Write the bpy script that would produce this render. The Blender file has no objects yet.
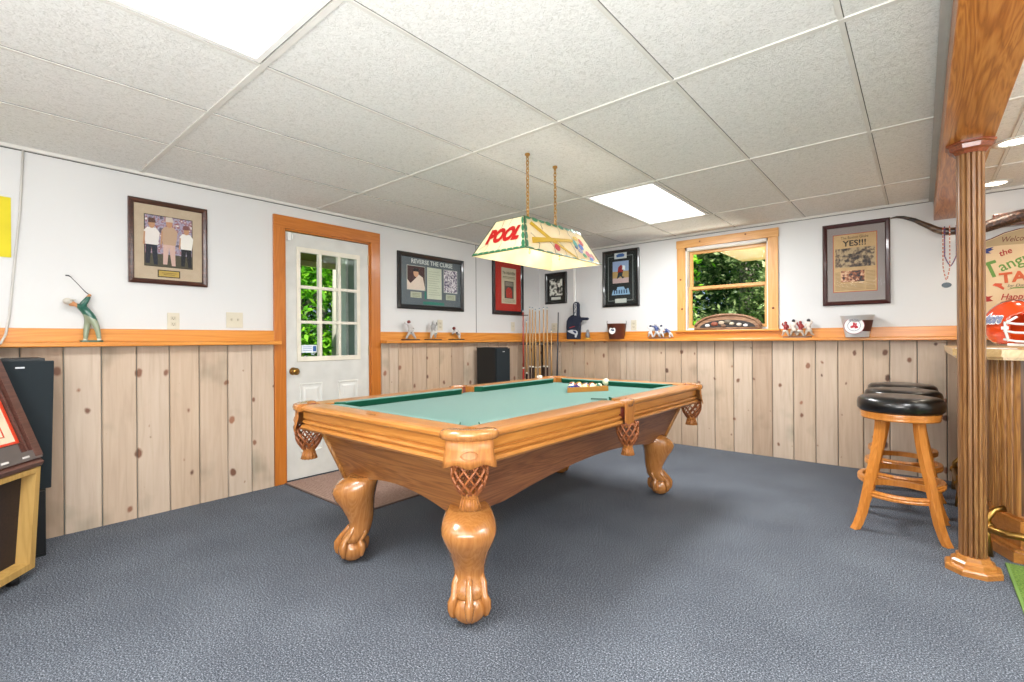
import bpy, bmesh, math, random
from mathutils import Vector, Matrix
random.seed(7)
C = bpy.context.scene.collection
PI = math.pi

# ---------------------------------------------------------------- materials
def lin(h):
    h = h.lstrip('#'); o = []
    for i in (0, 2, 4):
        v = int(h[i:i+2], 16)/255
        o.append(v/12.92 if v <= .04045 else ((v+.055)/1.055)**2.4)
    return (*o, 1)
MATS = {}
class NT:
    def __init__(s, name):
        s.m = bpy.data.materials.new(name); s.m.use_nodes = True
        s.t = s.m.node_tree; s.n = s.t.nodes; s.b = s.n['Principled BSDF']
    def add(s, kind, **kw):
        n = s.n.new(kind)
        for k, v in kw.items():
            if k in n.inputs: n.inputs[k].default_value = v
            else: setattr(n, k, v)
        return n
    def link(s, a, ao, b, bi): s.t.links.new(a.outputs[ao], b.inputs[bi])
    def ramp(s, stops):
        r = s.n.new('ShaderNodeValToRGB'); e = r.color_ramp.elements
        while len(e) < len(stops): e.new(.5)
        for i, (p, c) in enumerate(stops):
            e[i].position = p; e[i].color = lin(c) if isinstance(c, str) else c
        return r
def flat(h, rough=.6, metal=0, emit=0, coat=0, spec=.5):
    key = (h, rough, metal, emit, coat, spec)
    if key in MATS: return MATS[key]
    t = NT('paint_'+h.strip('#')); b = t.b
    b.inputs['Base Color'].default_value = lin(h); b.inputs['Roughness'].default_value = rough
    b.inputs['Metallic'].default_value = metal; b.inputs['Coat Weight'].default_value = coat
    b.inputs['Specular IOR Level'].default_value = spec
    if emit:
        b.inputs['Emission Color'].default_value = lin(h); b.inputs['Emission Strength'].default_value = emit
    # faint procedural tone variation
    n = t.add('ShaderNodeTexNoise'); n.inputs['Scale'].default_value = 9
    tc = t.add('ShaderNodeTexCoord'); t.link(tc, 'Object', n, 'Vector')
    c = lin(h); r = t.ramp([(.3, tuple(v*.94 for v in c[:3])+(1,)), (.7, tuple(min(1, v*1.04) for v in c[:3])+(1,))])
    t.link(n, 'Fac', r, 'Fac'); t.link(r, 'Color', b, 'Base Color')
    MATS[key] = t.m; return t.m
def wood(name, dark, mid, light, axis='x', scale=1.0, rough=.35, coat=.3, strength=1.0):
    """long-grained wood, grain running along the given object axis"""
    key = ('wood', name)
    if key in MATS: return MATS[key]
    t = NT(name); tc = t.add('ShaderNodeTexCoord'); mp = t.add('ShaderNodeMapping')
    t.link(tc, 'Object', mp, 'Vector')
    sc = [14*scale]*3; sc['xyz'.index(axis)] = .9*scale; mp.inputs['Scale'].default_value = sc
    n1 = t.add('ShaderNodeTexNoise'); n1.inputs['Scale'].default_value = 1.3; n1.inputs['Detail'].default_value = 3; n1.inputs['Distortion'].default_value = 1.2
    t.link(mp, 'Vector', n1, 'Vector')
    m = t.add('ShaderNodeMath', operation='MULTIPLY'); m.inputs[1].default_value = 7
    t.link(n1, 'Fac', m, 0)
    f = t.add('ShaderNodeMath', operation='PINGPONG'); f.inputs[1].default_value = .5; t.link(m, 0, f, 0)
    n2 = t.add('ShaderNodeTexNoise'); n2.inputs['Scale'].default_value = 9; n2.inputs['Detail'].default_value = 2
    mp2 = t.add('ShaderNodeMapping'); s2 = [22*scale]*3; s2['xyz'.index(axis)] = .7*scale; mp2.inputs['Scale'].default_value = s2
    t.link(tc, 'Object', mp2, 'Vector'); t.link(mp2, 'Vector', n2, 'Vector')
    mx = t.add('ShaderNodeMath', operation='MULTIPLY_ADD'); mx.inputs[1].default_value = 1.1*strength; mx.inputs[2].default_value = .5-.28*strength-.3*strength+.04
    t.link(f, 0, mx, 0)
    ad = t.add('ShaderNodeMath', operation='MULTIPLY_ADD'); ad.inputs[1].default_value = .6*strength
    t.link(n2, 'Fac', ad, 0); t.link(mx, 0, ad, 2)
    r = t.ramp([(.1, dark), (.5, mid), (.9, light)]); t.link(ad, 0, r, 'Fac')
    t.link(r, 'Color', t.b, 'Base Color')
    t.b.inputs['Roughness'].default_value = rough; t.b.inputs['Coat Weight'].default_value = coat; t.b.inputs['Coat Roughness'].default_value = .18
    MATS[key] = t.m; return t.m
OAKX = wood('golden_oak_x', '#955822', '#ad7032', '#c08644', 'x', .9, .3, .4, .55)
OAKY = wood('golden_oak_y', '#955822', '#ad7032', '#c08644', 'y', .9, .3, .4, .55)
OAKZ = wood('golden_oak_z', '#6e431c', '#9c6a34', '#b6844a', 'z', 1, .4, .2)
LEGW = wood('polished_leg_oak', '#885426', '#a56c36', '#b67e44', 'z', .7, .22, .8, .6)
CABX = wood('cabinet_oak_x', '#6c3c18', '#8c582a', '#a06a36', 'x', .9, .4, .2)
CABY = wood('cabinet_oak_y', '#5c321a', '#7c4c2e', '#90603c', 'y', .9, .4, .2)
PINEX = wood('orange_pine_x', '#bb6c1e', '#d08632', '#de9a46', 'x', .5, .4, .3, .7)
PINEY = wood('orange_pine_y', '#bb6c1e', '#d08632', '#de9a46', 'y', .5, .4, .3, .7)
CASZ = wood('door_casing_pine', '#a35a18', '#ba6b20', '#c87a30', 'z', .5, .4, .3, .6)
CASY = wood('door_head_pine', '#a35a18', '#ba6b20', '#c87a30', 'y', .5, .4, .3, .6)
WINZ = wood('window_pine', '#bb8040', '#cf9654', '#dcaa6a', 'z', .5, .4, .2, .6)
WINX = wood('window_pine_x', '#bb8040', '#cf9654', '#dcaa6a', 'x', .5, .4, .2, .6)
BEAMY = wood('beam_oak', '#8c4c16', '#b26c28', '#c6833e', 'y', .8, .35, .3, 1.1)
BEAMZ = wood('post_oak', '#54361a', '#805630', '#9c7244', 'z', .9, .4, .15, .7)
STOOLW = wood('stool_oak', '#a45f20', '#c67c32', '#d89248', 'z', .6, .3, .4, .5)
JUKE = wood('honey_cabinet_wood', '#8f6c34', '#ae8a4a', '#bd9a5a', 'z', .5, .5, .1, .5)
DARKW = wood('walnut_trim', '#3a211b', '#54342c', '#6b473c', 'x', .7, .35, .3, .5)
CUEW = flat('#c79a63', .35, coat=.5)
BRASS = flat('#b08a4a', .28, 1); CHROME = flat('#c8c8ca', .2, 1); BLACK = flat('#141414', .45)
WHITE = flat('#e8e8e4', .5); LEATHER = wood('tooled_leather', '#7d4a20', '#a5682f', '#bd7f40', 'z', .8, .5, .2, .5)
NETM = wood('pocket_net_leather', '#5a2c14', '#874a22', '#a2602f', 'z', .8, .5, .1, .5)

def m_wall():
    t = NT('white_wall_paint'); n = t.add('ShaderNodeTexNoise'); n.inputs['Scale'].default_value = 60; n.inputs['Detail'].default_value = 4
    tc = t.add('ShaderNodeTexCoord'); t.link(tc, 'Object', n, 'Vector')
    b = t.add('ShaderNodeBump'); b.inputs['Strength'].default_value = .08; b.inputs['Distance'].default_value = .003
    t.link(n, 'Fac', b, 'Height'); t.link(b, 'Normal', t.b, 'Normal')
    n2 = t.add('ShaderNodeTexNoise'); n2.inputs['Scale'].default_value = 1.2; t.link(tc, 'Object', n2, 'Vector')
    r = t.ramp([(.3, '#d0d0cf'), (.7, '#d8d8d6')]); t.link(n2, 'Fac', r, 'Fac'); t.link(r, 'Color', t.b, 'Base Color')
    t.b.inputs['Roughness'].default_value = .7; return t.m
def m_tile():
    t = NT('acoustic_tile'); tc = t.add('ShaderNodeTexCoord')
    n = t.add('ShaderNodeTexNoise'); n.inputs['Scale'].default_value = 55; n.inputs['Detail'].default_value = 5; n.inputs['Roughness'].default_value = .7; n.inputs['Distortion'].default_value = 1.5
    t.link(tc, 'Object', n, 'Vector')
    b = t.add('ShaderNodeBump'); b.inputs['Strength'].default_value = .7; b.inputs['Distance'].default_value = .006
    t.link(n, 'Fac', b, 'Height'); t.link(b, 'Normal', t.b, 'Normal')
    r = t.ramp([(.36, '#d0d0ca'), (.5, '#e4e4e0'), (.7, '#eaeae6')]); t.link(n, 'Fac', r, 'Fac'); t.link(r, 'Color', t.b, 'Base Color')
    t.b.inputs['Roughness'].default_value = .9; return t.m
def m_carpet():
    t = NT('blue_grey_carpet'); tc = t.add('ShaderNodeTexCoord')
    n = t.add('ShaderNodeTexNoise'); n.inputs['Scale'].default_value = 165; n.inputs['Detail'].default_value = 2; n.inputs['Roughness'].default_value = .8
    t.link(tc, 'Object', n, 'Vector')
    r = t.ramp([(.33, '#2b2f35'), (.45, '#4d5259'), (.56, '#6a7079'), (.68, '#acb1b9')]); t.link(n, 'Fac', r, 'Fac')
    n2 = t.add('ShaderNodeTexNoise'); n2.inputs['Scale'].default_value = 2.2; n2.inputs['Detail'].default_value = 3; t.link(tc, 'Object', n2, 'Vector')
    r2 = t.ramp([(.3, '#e4e4e6'), (.7, '#ffffff')]); t.link(n2, 'Fac', r2, 'Fac')
    mx = t.add('ShaderNodeMix', data_type='RGBA', blend_type='MULTIPLY'); mx.inputs[0].default_value = 1
    t.link(r, 'Color', mx, 6); t.link(r2, 'Color', mx, 7); t.link(mx, 2, t.b, 'Base Color')
    b = t.add('ShaderNodeBump'); b.inputs['Strength'].default_value = .3; b.inputs['Distance'].default_value = .004
    t.link(n, 'Fac', b, 'Height'); t.link(b, 'Normal', t.b, 'Normal')
    t.b.inputs['Roughness'].default_value = .95; t.b.inputs['Specular IOR Level'].default_value = .1
    return t.m
def m_planks():
    """whitewashed knotty pine: one tone per board, soft vertical grain, scattered knots and blue stain"""
    t = NT('whitewashed_knotty_pine'); tc = t.add('ShaderNodeTexCoord'); sx = t.add('ShaderNodeSeparateXYZ'); t.link(tc, 'Object', sx, 0)
    s = t.add('ShaderNodeMath', operation='ADD'); t.link(sx, 0, s, 0); t.link(sx, 1, s, 1)
    cb = t.add('ShaderNodeCombineXYZ'); t.link(s, 0, cb, 0); t.link(sx, 2, cb, 1)
    g = t.add('ShaderNodeNewGeometry')
    isl = t.add('ShaderNodeCombineXYZ'); t.link(g, 'Random Per Island', isl, 2)
    off = t.add('ShaderNodeVectorMath', operation='MULTIPLY_ADD'); t.link(isl, 0, off, 0); off.inputs[1].default_value = (50, 50, 50); t.link(cb, 0, off, 2)
    mp = t.add('ShaderNodeMapping'); mp.inputs['Scale'].default_value = (22, 1.6, 1); t.link(off, 0, mp, 'Vector')
    n = t.add('ShaderNodeTexNoise'); n.inputs['Scale'].default_value = 1.5; n.inputs['Detail'].default_value = 3; n.inputs['Distortion'].default_value = .6; t.link(mp, 'Vector', n, 'Vector')
    r = t.ramp([(.2, '#b7a38f'), (.5, '#c4b19d'), (.8, '#ccbba8')]); t.link(n, 'Fac', r, 'Fac')
    tone = t.ramp([(0, '#d4c4b6'), (.35, '#f3e9de'), (.7, '#ffffff'), (1, '#f6e6d2')]); t.link(g, 'Random Per Island', tone, 'Fac')
    mx = t.add('ShaderNodeMix', data_type='RGBA', blend_type='MULTIPLY'); mx.inputs[0].default_value = .75
    t.link(r, 'Color', mx, 6); t.link(tone, 'Color', mx, 7)
    # knots
    wob = t.add('ShaderNodeTexNoise'); wob.inputs['Scale'].default_value = 14; t.link(off, 0, wob, 'Vector')
    wv = t.add('ShaderNodeVectorMath', operation='MULTIPLY_ADD'); t.link(wob, 'Color', wv, 0); wv.inputs[1].default_value = (.03, .03, 0); t.link(cb, 0, wv, 2)
    mk = t.add('ShaderNodeMapping'); mk.inputs['Scale'].default_value = (5.2, 3.6, 1); t.link(wv, 0, mk, 'Vector')
    v = t.add('ShaderNodeTexVoronoi', voronoi_dimensions='2D'); v.inputs['Scale'].default_value = 1; v.inputs['Randomness'].default_value = 1; t.link(mk, 'Vector', v, 'Vector')
    sc = t.add('ShaderNodeSeparateColor'); t.link(v, 'Color', sc, 0)
    sz = t.add('ShaderNodeMath', operation='MULTIPLY_ADD'); sz.inputs[1].default_value = .13; sz.inputs[2].default_value = -.02; t.link(sc, 0, sz, 0)
    df = t.add('ShaderNodeMath', operation='SUBTRACT'); t.link(sz, 0, df, 0); t.link(v, 'Distance', df, 1)
    kr = t.add('ShaderNodeMapRange'); kr.inputs['From Min'].default_value = -.02; kr.inputs['From Max'].default_value = .03; t.link(df, 0, kr, 'Value')
    knot = t.ramp([(0, '#9a6a50'), (1, '#5c4032')]); t.link(sc, 1, knot, 'Fac')
    m2 = t.add('ShaderNodeMix', data_type='RGBA'); t.link(kr, 0, m2, 0); t.link(mx, 2, m2, 6); t.link(knot, 'Color', m2, 7)
    # grey stain around
    st = t.add('ShaderNodeTexNoise'); st.inputs['Scale'].default_value = 2.6; st.inputs['Detail'].default_value = 3; t.link(off, 0, st, 'Vector')
    sr = t.ramp([(.6, '#ffffff'), (.75, '#c9cfca')]); t.link(st, 'Fac', sr, 'Fac')
    m3 = t.add('ShaderNodeMix', data_type='RGBA', blend_type='MULTIPLY'); m3.inputs[0].default_value = .8; t.link(m2, 2, m3, 6); t.link(sr, 'Color', m3, 7)
    t.link(m3, 2, t.b, 'Base Color'); t.b.inputs['Roughness'].default_value = .6
    return t.m
def m_glass():
    t = NT('clear_glass'); o = t.n['Material Output']; t.n.remove(t.b)
    tr = t.add('ShaderNodeBsdfTransparent'); gl = t.add('ShaderNodeBsdfGlossy'); gl.inputs['Roughness'].default_value = .02
    tr.inputs['Color'].default_value = (.97, .98, .97, 1)
    lw0 = t.add('ShaderNodeLayerWeight'); lw0.inputs['Blend'].default_value = .5; pw = t.add('ShaderNodeMath', operation='POWER'); pw.inputs[1].default_value = 4; t.link(lw0, 'Facing', pw, 0)
    lw = t.add('ShaderNodeMath', operation='MULTIPLY_ADD'); lw.inputs[1].default_value = .02; lw.inputs[2].default_value = .0025; t.link(pw, 0, lw, 0)
    m = t.add('ShaderNodeMixShader'); t.link(lw, 0, m, 0); t.link(tr, 0, m, 1); t.link(gl, 0, m, 2); t.link(m, 0, o, 'Surface')
    return t.m
def m_leaf(name, a, b, c):
    t = NT(name); g = t.add('ShaderNodeNewGeometry'); r = t.ramp([(0, a), (.5, b), (1, c)])
    t.link(g, 'Random Per Island', r, 'Fac'); t.link(r, 'Color', t.b, 'Base Color')
    t.b.inputs['Roughness'].default_value = .5
    t.b.inputs['Emission Strength'].default_value = 0
    o = t.n['Material Output']; tl = t.add('ShaderNodeBsdfTranslucent'); t.link(r, 'Color', tl, 'Color')
    m = t.add('ShaderNodeMixShader'); m.inputs[0].default_value = .45; t.link(t.b, 0, m, 1); t.link(tl, 0, m, 2); t.link(m, 0, o, 'Surface')
    return t.m
def m_felt():
    t = NT('green_cloth'); tc = t.add('ShaderNodeTexCoord'); n = t.add('ShaderNodeTexNoise'); n.inputs['Scale'].default_value = 260; t.link(tc, 'Object', n, 'Vector')
    r = t.ramp([(.3, '#26665a'), (.7, '#327668')]); t.link(n, 'Fac', r, 'Fac'); t.link(r, 'Color', t.b, 'Base Color')
    t.b.inputs['Roughness'].default_value = .9; t.b.inputs['Specular IOR Level'].default_value = .15
    t.b.inputs['Sheen Weight'].default_value = .3; return t.m
def m_cushion():
    t = NT('shaded_cushion_cloth'); t.b.inputs['Base Color'].default_value = lin('#12503a'); t.b.inputs['Roughness'].default_value = .85  # darker green puts the shade of the undercut into the cloth colour
    t.b.inputs['Specular IOR Level'].default_value = .2; return t.m
def m_shade():
    t = NT('cream_art_glass'); tc = t.add('ShaderNodeTexCoord'); n = t.add('ShaderNodeTexNoise'); n.inputs['Scale'].default_value = 7; t.link(tc, 'Object', n, 'Vector')
    r = t.ramp([(.3, '#efd9a8'), (.7, '#f7e8c6')]); t.link(n, 'Fac', r, 'Fac'); t.link(r, 'Color', t.b, 'Base Color')
    o = t.n['Material Output']; tl = t.add('ShaderNodeBsdfTranslucent'); t.link(r, 'Color', tl, 'Color')
    t.b.inputs['Roughness'].default_value = .75; t.b.inputs['Specular IOR Level'].default_value = .15
    m = t.add('ShaderNodeMixShader'); m.inputs[0].default_value = .14; t.link(t.b, 0, m, 1); t.link(tl, 0, m, 2); t.link(m, 0, o, 'Surface'); return t.m
def m_noise(name, stops, scale, rough=.6, vec=(1, 1, 1), detail=3, dist=0, bump=0, coat=0):
    if name in MATS: return MATS[name]
    t = NT(name); tc = t.add('ShaderNodeTexCoord'); mp = t.add('ShaderNodeMapping'); mp.inputs['Scale'].default_value = vec; t.link(tc, 'Object', mp, 'Vector')
    n = t.add('ShaderNodeTexNoise'); n.inputs['Scale'].default_value = scale; n.inputs['Detail'].default_value = detail; n.inputs['Distortion'].default_value = dist
    t.link(mp, 'Vector', n, 'Vector'); r = t.ramp(stops); t.link(n, 'Fac', r, 'Fac'); t.link(r, 'Color', t.b, 'Base Color')
    t.b.inputs['Roughness'].default_value = rough; t.b.inputs['Coat Weight'].default_value = coat
    if bump:
        b = t.add('ShaderNodeBump'); b.inputs['Strength'].default_value = bump; b.inputs['Distance'].default_value = .004; t.link(n, 'Fac', b, 'Height'); t.link(b, 'Normal', t.b, 'Normal')
    MATS[name] = t.m; return t.m
WALL, TILE, CARPET, PLANK, GLASS, FELT, CUSH, SHADE = m_wall(), m_tile(), m_carpet(), m_planks(), m_glass(), m_felt(), m_cushion(), m_shade()

# ---------------------------------------------------------------- mesh builder
class MB:
    def __init__(s): s.v = []; s.f = []; s.mi = []; s.mats = []; s.cur = 0; s.sm = []
    def mat(s, m):
        if m not in s.mats: s.mats.append(m)
        s.cur = s.mats.index(m); return s
    def raw(s, vs, fs, smooth=False):
        o = len(s.v); s.v += [tuple(v) for v in vs]
        for f in fs: s.f.append([i+o for i in f]); s.mi.append(s.cur); s.sm.append(smooth)
        return s
    def box(s, a, b, bev=0):
        (x0, y0, z0), (x1, y1, z1) = [min(p, q) for p, q in zip(a, b)], [max(p, q) for p, q in zip(a, b)]
        if bev > 0:
            bm = bmesh.new(); bmesh.ops.create_cube(bm, size=1)
            for v in bm.verts: v.co = Vector(((x0+x1)/2+v.co.x*(x1-x0), (y0+y1)/2+v.co.y*(y1-y0), (z0+z1)/2+v.co.z*(z1-z0)))
            bmesh.ops.bevel(bm, geom=list(bm.edges), offset=bev, segments=2, affect='EDGES', profile=.5)
            bm.verts.index_update()
            s.raw([v.co[:] for v in bm.verts], [[v.index for v in f.verts] for f in bm.faces]); bm.free(); return s
        return s.raw([(x0,y0,z0),(x1,y0,z0),(x1,y1,z0),(x0,y1,z0),(x0,y0,z1),(x1,y0,z1),(x1,y1,z1),(x0,y1,z1)],
                     [(0,3,2,1),(4,5,6,7),(0,1,5,4),(1,2,6,5),(2,3,7,6),(3,0,4,7)])
    def prism(s, pts, fn0, fn1, smooth=False):
        """2-D polygon mapped to 3-D by fn0 and fn1 (two end caps)"""
        n = len(pts); a = [fn0(*p) for p in pts]; b = [fn1(*p) for p in pts]
        s.raw(a+b, [list(range(n))[::-1], list(range(n, 2*n))]); 
        o = len(s.v)-2*n
        for i in range(n):
            j = (i+1) % n; s.f.append([o+i, o+j, o+n+j, o+n+i]); s.mi.append(s.cur); s.sm.append(smooth)
        return s
    def zprism(s, pts, z0, z1, smooth=False): return s.prism(pts, lambda x, y: (x, y, z0), lambda x, y: (x, y, z1), smooth)
    def yprism(s, pts, y0, y1, smooth=False): return s.prism(pts, lambda x, z: (x, y0, z), lambda x, z: (x, y1, z), smooth)
    def xprism(s, pts, x0, x1, smooth=False): return s.prism(pts, lambda y, z: (x0, y, z), lambda y, z: (x1, y, z), smooth)
    def rings(s, rs, cap=True, smooth=True, closed=False):
        n = len(rs[0]); o = len(s.v)
        for r in rs: s.v += [tuple(p) for p in r]
        m = len(rs)
        for i in range(m if closed else m-1):
            k = (i+1) % m
            for j in range(n):
                l = (j+1) % n; s.f.append([o+i*n+j, o+i*n+l, o+k*n+l, o+k*n+j]); s.mi.append(s.cur); s.sm.append(smooth)
        if cap and not closed:
            s.f.append([o+j for j in range(n)][::-1]); s.mi.append(s.cur); s.sm.append(False)
            s.f.append([o+(m-1)*n+j for j in range(n)]); s.mi.append(s.cur); s.sm.append(False)
        return s
    def tube(s, pts, r, n=8, cap=True, closed=False, sq=1.0):
        pts = [Vector(p) for p in pts]; rr = r if isinstance(r, (list, tuple)) else [r]*len(pts)
        rs = []; up = None
        for i, p in enumerate(pts):
            a = pts[i-1] if (i > 0 or closed) else p; b = pts[(i+1) % len(pts)] if (i < len(pts)-1 or closed) else p
            d = (b-a).normalized() if (b-a).length > 1e-9 else Vector((0, 0, 1))
            if up is None:
                up = Vector((0, 0, 1)) if abs(d.z) < .9 else Vector((1, 0, 0))
            u = d.cross(up).normalized(); w = u.cross(d).normalized(); up = w
            rs.append([p+u*math.cos(2*PI*k/n)*rr[i]+w*math.sin(2*PI*k/n)*rr[i]*sq for k in range(n)])
        return s.rings(rs, cap, True, closed)
    def lathe(s, prof, c=(0, 0, 0), n=20, cap=True, arc=None):
        rs = [[(c[0]+r*math.cos(2*PI*k/n), c[1]+r*math.sin(2*PI*k/n), c[2]+z) for k in range(n)] for r, z in prof]
        return s.rings(rs, cap)
    def ball(s, c, r, n=12, m=8, sc=(1, 1, 1)):
        rs = []
        for i in range(1, m):
            a = PI*i/m; rs.append([(c[0]+sc[0]*r*math.sin(a)*math.cos(2*PI*k/n), c[1]+sc[1]*r*math.sin(a)*math.sin(2*PI*k/n), c[2]-sc[2]*r*math.cos(a)) for k in range(n)])
        o = len(s.v); s.rings(rs, False); t = len(s.v); s.v += [(c[0], c[1], c[2]-sc[2]*r), (c[0], c[1], c[2]+sc[2]*r)]
        L = o+(m-2)*n
        for k in range(n):
            j = (k+1) % n
            s.f.append([t, o+j, o+k]); s.f.append([t+1, L+k, L+j]); s.mi += [s.cur]*2; s.sm += [True]*2
        return s
    def quad(s, x0, z0, x1, z1, y): return s.raw([(x0, y, z0), (x1, y, z0), (x1, y, z1), (x0, y, z1)], [(0, 1, 2, 3)])
    def poly(s, pts, y): return s.raw([(x, y, z) for x, z in pts], [list(range(len(pts)))])
    def xf(s, M, start=0):
        for i in range(start, len(s.v)): s.v[i] = tuple(M @ Vector(s.v[i]))
        return s
    def build(s, name, m=None, parent=None, loc=None, rot=None):
        me = bpy.data.meshes.new(name)
        off = Vector((0, 0, 0))
        me.from_pydata(s.v, [], s.f); me.update()
        mats = s.mats or [m]
        for x in mats: me.materials.append(x)
        if s.mats:
            me.polygons.foreach_set('material_index', s.mi)
        me.polygons.foreach_set('use_smooth', s.sm)
        bm = bmesh.new(); bm.from_mesh(me); bmesh.ops.recalc_face_normals(bm, faces=bm.faces); bm.to_mesh(me); bm.free()
        o = bpy.data.objects.new(name, me); C.objects.link(o)
        if parent: o.parent = parent
        if loc: o.location = loc
        if rot is not None: o.rotation_euler = rot if isinstance(rot, (tuple, list)) else (0, 0, rot)
        return o
def tag(o, label=None, cat=None, group=None, kind=None):
    if label: o['label'] = label
    if cat: o['category'] = cat
    if group: o['group'] = group
    if kind: o['kind'] = kind
    return o
def empty(name, loc, label, cat, group=None, rz=0):
    o = bpy.data.objects.new(name, None); C.objects.link(o); o.location = loc; o.rotation_euler = (0, 0, rz); o.empty_display_size = .1
    return tag(o, label, cat, group)
def struct(o, label=None, cat=None):
    return tag(o, label, cat, kind='structure')
def copy_tree(o, parent=None):
    c = o.copy(); C.objects.link(c); c.parent = parent
    for ch in [x for x in bpy.data.objects if x.parent == o and x.name in C.objects]: copy_tree(ch, c)
    return c
def text(body, size, name, m, parent, loc, rot=(PI/2, 0, 0), bold=0, shear=0, depth=.0006, width=None, align='CENTER', bend=None):
    cu = bpy.data.curves.new(name, 'FONT'); cu.body = body; cu.size = size; cu.offset = bold; cu.shear = shear
    cu.extrude = depth; cu.align_x = align; cu.align_y = 'CENTER'; cu.resolution_u = 3
    t = bpy.data.objects.new('tmp', cu); C.objects.link(t); dg = bpy.context.evaluated_depsgraph_get()
    me = bpy.data.meshes.new_from_object(t.evaluated_get(dg)); bpy.data.objects.remove(t); bpy.data.curves.remove(cu)
    if width:
        xs = [v.co.x for v in me.vertices]; w = max(xs)-min(xs)
        if w > 0:
            for v in me.vertices: v.co.x *= width/w
    if bend:
        for v in me.vertices:
            a = v.co.x/bend; rr = bend+v.co.y; v.co.x, v.co.y = rr*math.sin(a), rr*math.cos(a)-bend
    me.materials.clear(); me.materials.append(m); me.name = name
    o = bpy.data.objects.new(name, me); C.objects.link(o); o.parent = parent; o.location = loc; o.rotation_euler = rot
    return o
def skin(name, joints, edges, m, parent, sub=1, regions=None):
    """one continuous skinned surface; joints = [(x,y,z,r)], regions = list of (material, test(co))"""
    me = bpy.data.meshes.new(name); me.from_pydata([j[:3] for j in joints], edges, []); o = bpy.data.objects.new('tmp_skin', me); C.objects.link(o)
    sk = o.modifiers.new('s', 'SKIN'); sk.use_smooth_shade = True
    if not me.skin_vertices: me.skin_vertices.new()
    for i, j in enumerate(joints):
        d = me.skin_vertices[0].data[i]; d.radius = (j[3], j[3]); d.use_root = (i == 0)
    sb = o.modifiers.new('b', 'SUBSURF'); sb.levels = sub
    dg = bpy.context.evaluated_depsgraph_get(); r = bpy.data.meshes.new_from_object(o.evaluated_get(dg)); bpy.data.objects.remove(o)
    r.name = name; r.materials.clear(); r.materials.append(m)
    if regions:
        for mm, _ in regions: r.materials.append(mm)
        for p in r.polygons:
            for k, (mm, test) in enumerate(regions):
                if test(p.center): p.material_index = k+1; break
    for p in r.polygons: p.use_smooth = True
    ob = bpy.data.objects.new(name, r); C.objects.link(ob); ob.parent = parent
    return ob

# ---------------------------------------------------------------- room dimensions (metres)
XL, YB, XR, YF, H = -3.94, 5.22, 2.6, -2.6, 2.28
T = .14
DY0, DY1, DZ = 1.79, 2.59, 2.07
WX0, WX1, WZ0, WZ1 = -1.95, -1.13, 1.245, 2.135

struct(MB().box((XL-T, YF-T, -.1), (XR+T, YB+T, 0)).build('floor', CARPET), 'blue-grey speckled carpet covering the whole games room', 'floor')
w = MB()
w.box((XL-T, YF-T, 0), (XL, DY0, H+.2)); w.box((XL-T, DY1, 0), (XL, YB+T, H+.2)); w.box((XL-T, DY0, DZ), (XL, DY1, H+.2))
struct(w.build('wall_left', WALL), 'white painted wall with the glazed door in it', 'wall')
w = MB()
w.box((XL, YB, 0), (WX0, YB+T, H+.2)); w.box((WX1, YB, 0), (XR+T, YB+T, H+.2)); w.box((WX0, YB, 0), (WX1, YB+T, WZ0)); w.box((WX0, YB, WZ1), (WX1, YB+T, H+.2))
struct(w.build('wall_back', WALL), 'white painted wall with the pine framed window', 'wall')
struct(MB().box((XR, YF, 0), (XR+T, YB, H+.2)).build('wall_right', WALL))
struct(MB().box((XL, YF-T, 0), (XR+T, YF, H+.2)).build('wall_front', WALL))

# ceiling: tiles laid in a grid, light panels left open
GX = [-3.94] + [-2.05+.613*k for k in range(-2, 8)] + [XR]
GY = [YF] + [.85+1.22*k for k in range(-2, 4)] + [YB]
lit = [(-2.05, 3.29), (-2.05, -.37), (.402, .85)]
t = MB(); g = MB(); dk = MB()
for i in range(len(GX)-1):
    for j in range(len(GY)-1):
        x0, x1, y0, y1 = GX[i], GX[i+1], GY[j], GY[j+1]
        if any(abs(x0-a) < .05 and abs(y0-b) < .05 for a, b in lit): continue
        t.box((x0+.004, y0+.004, H+.001), (x1-.004, y1-.004, H+.02))
struct(t.build('ceiling', TILE), 'suspended ceiling of large textured white acoustic tiles', 'ceiling')
g.mat(flat('#d6d4cd'))
for x in GX[1:-1]: g.box((x-.008, YF, H-.004), (x+.009, YB, H+.0015))
for y in GY[1:-1]: g.box((XL, y-.012, H-.005), (XR, y+.012, H+.0017))
g.box((XL, YF, H-.02), (XL+.02, YB, H+.001)); g.box((XL, YB-.02, H-.02), (XR, YB, H+.001))
g.mat(flat('#4a4a46'))  # dark strips paint the thin shadow lines beside the grid bars
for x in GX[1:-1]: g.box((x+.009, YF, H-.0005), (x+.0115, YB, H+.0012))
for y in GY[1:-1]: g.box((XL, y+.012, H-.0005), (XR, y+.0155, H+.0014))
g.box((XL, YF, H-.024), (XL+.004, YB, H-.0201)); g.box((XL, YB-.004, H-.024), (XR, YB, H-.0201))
struct(g.build('trim_1'), 'white metal grid bars between the ceiling tiles, with painted shadow lines', 'ceiling grid')
struct(MB().box((XL-T, YF-T, H+.1), (XR+T, YB+T, H+.14)).build('ceiling_deck', flat('#777777')))

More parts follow.
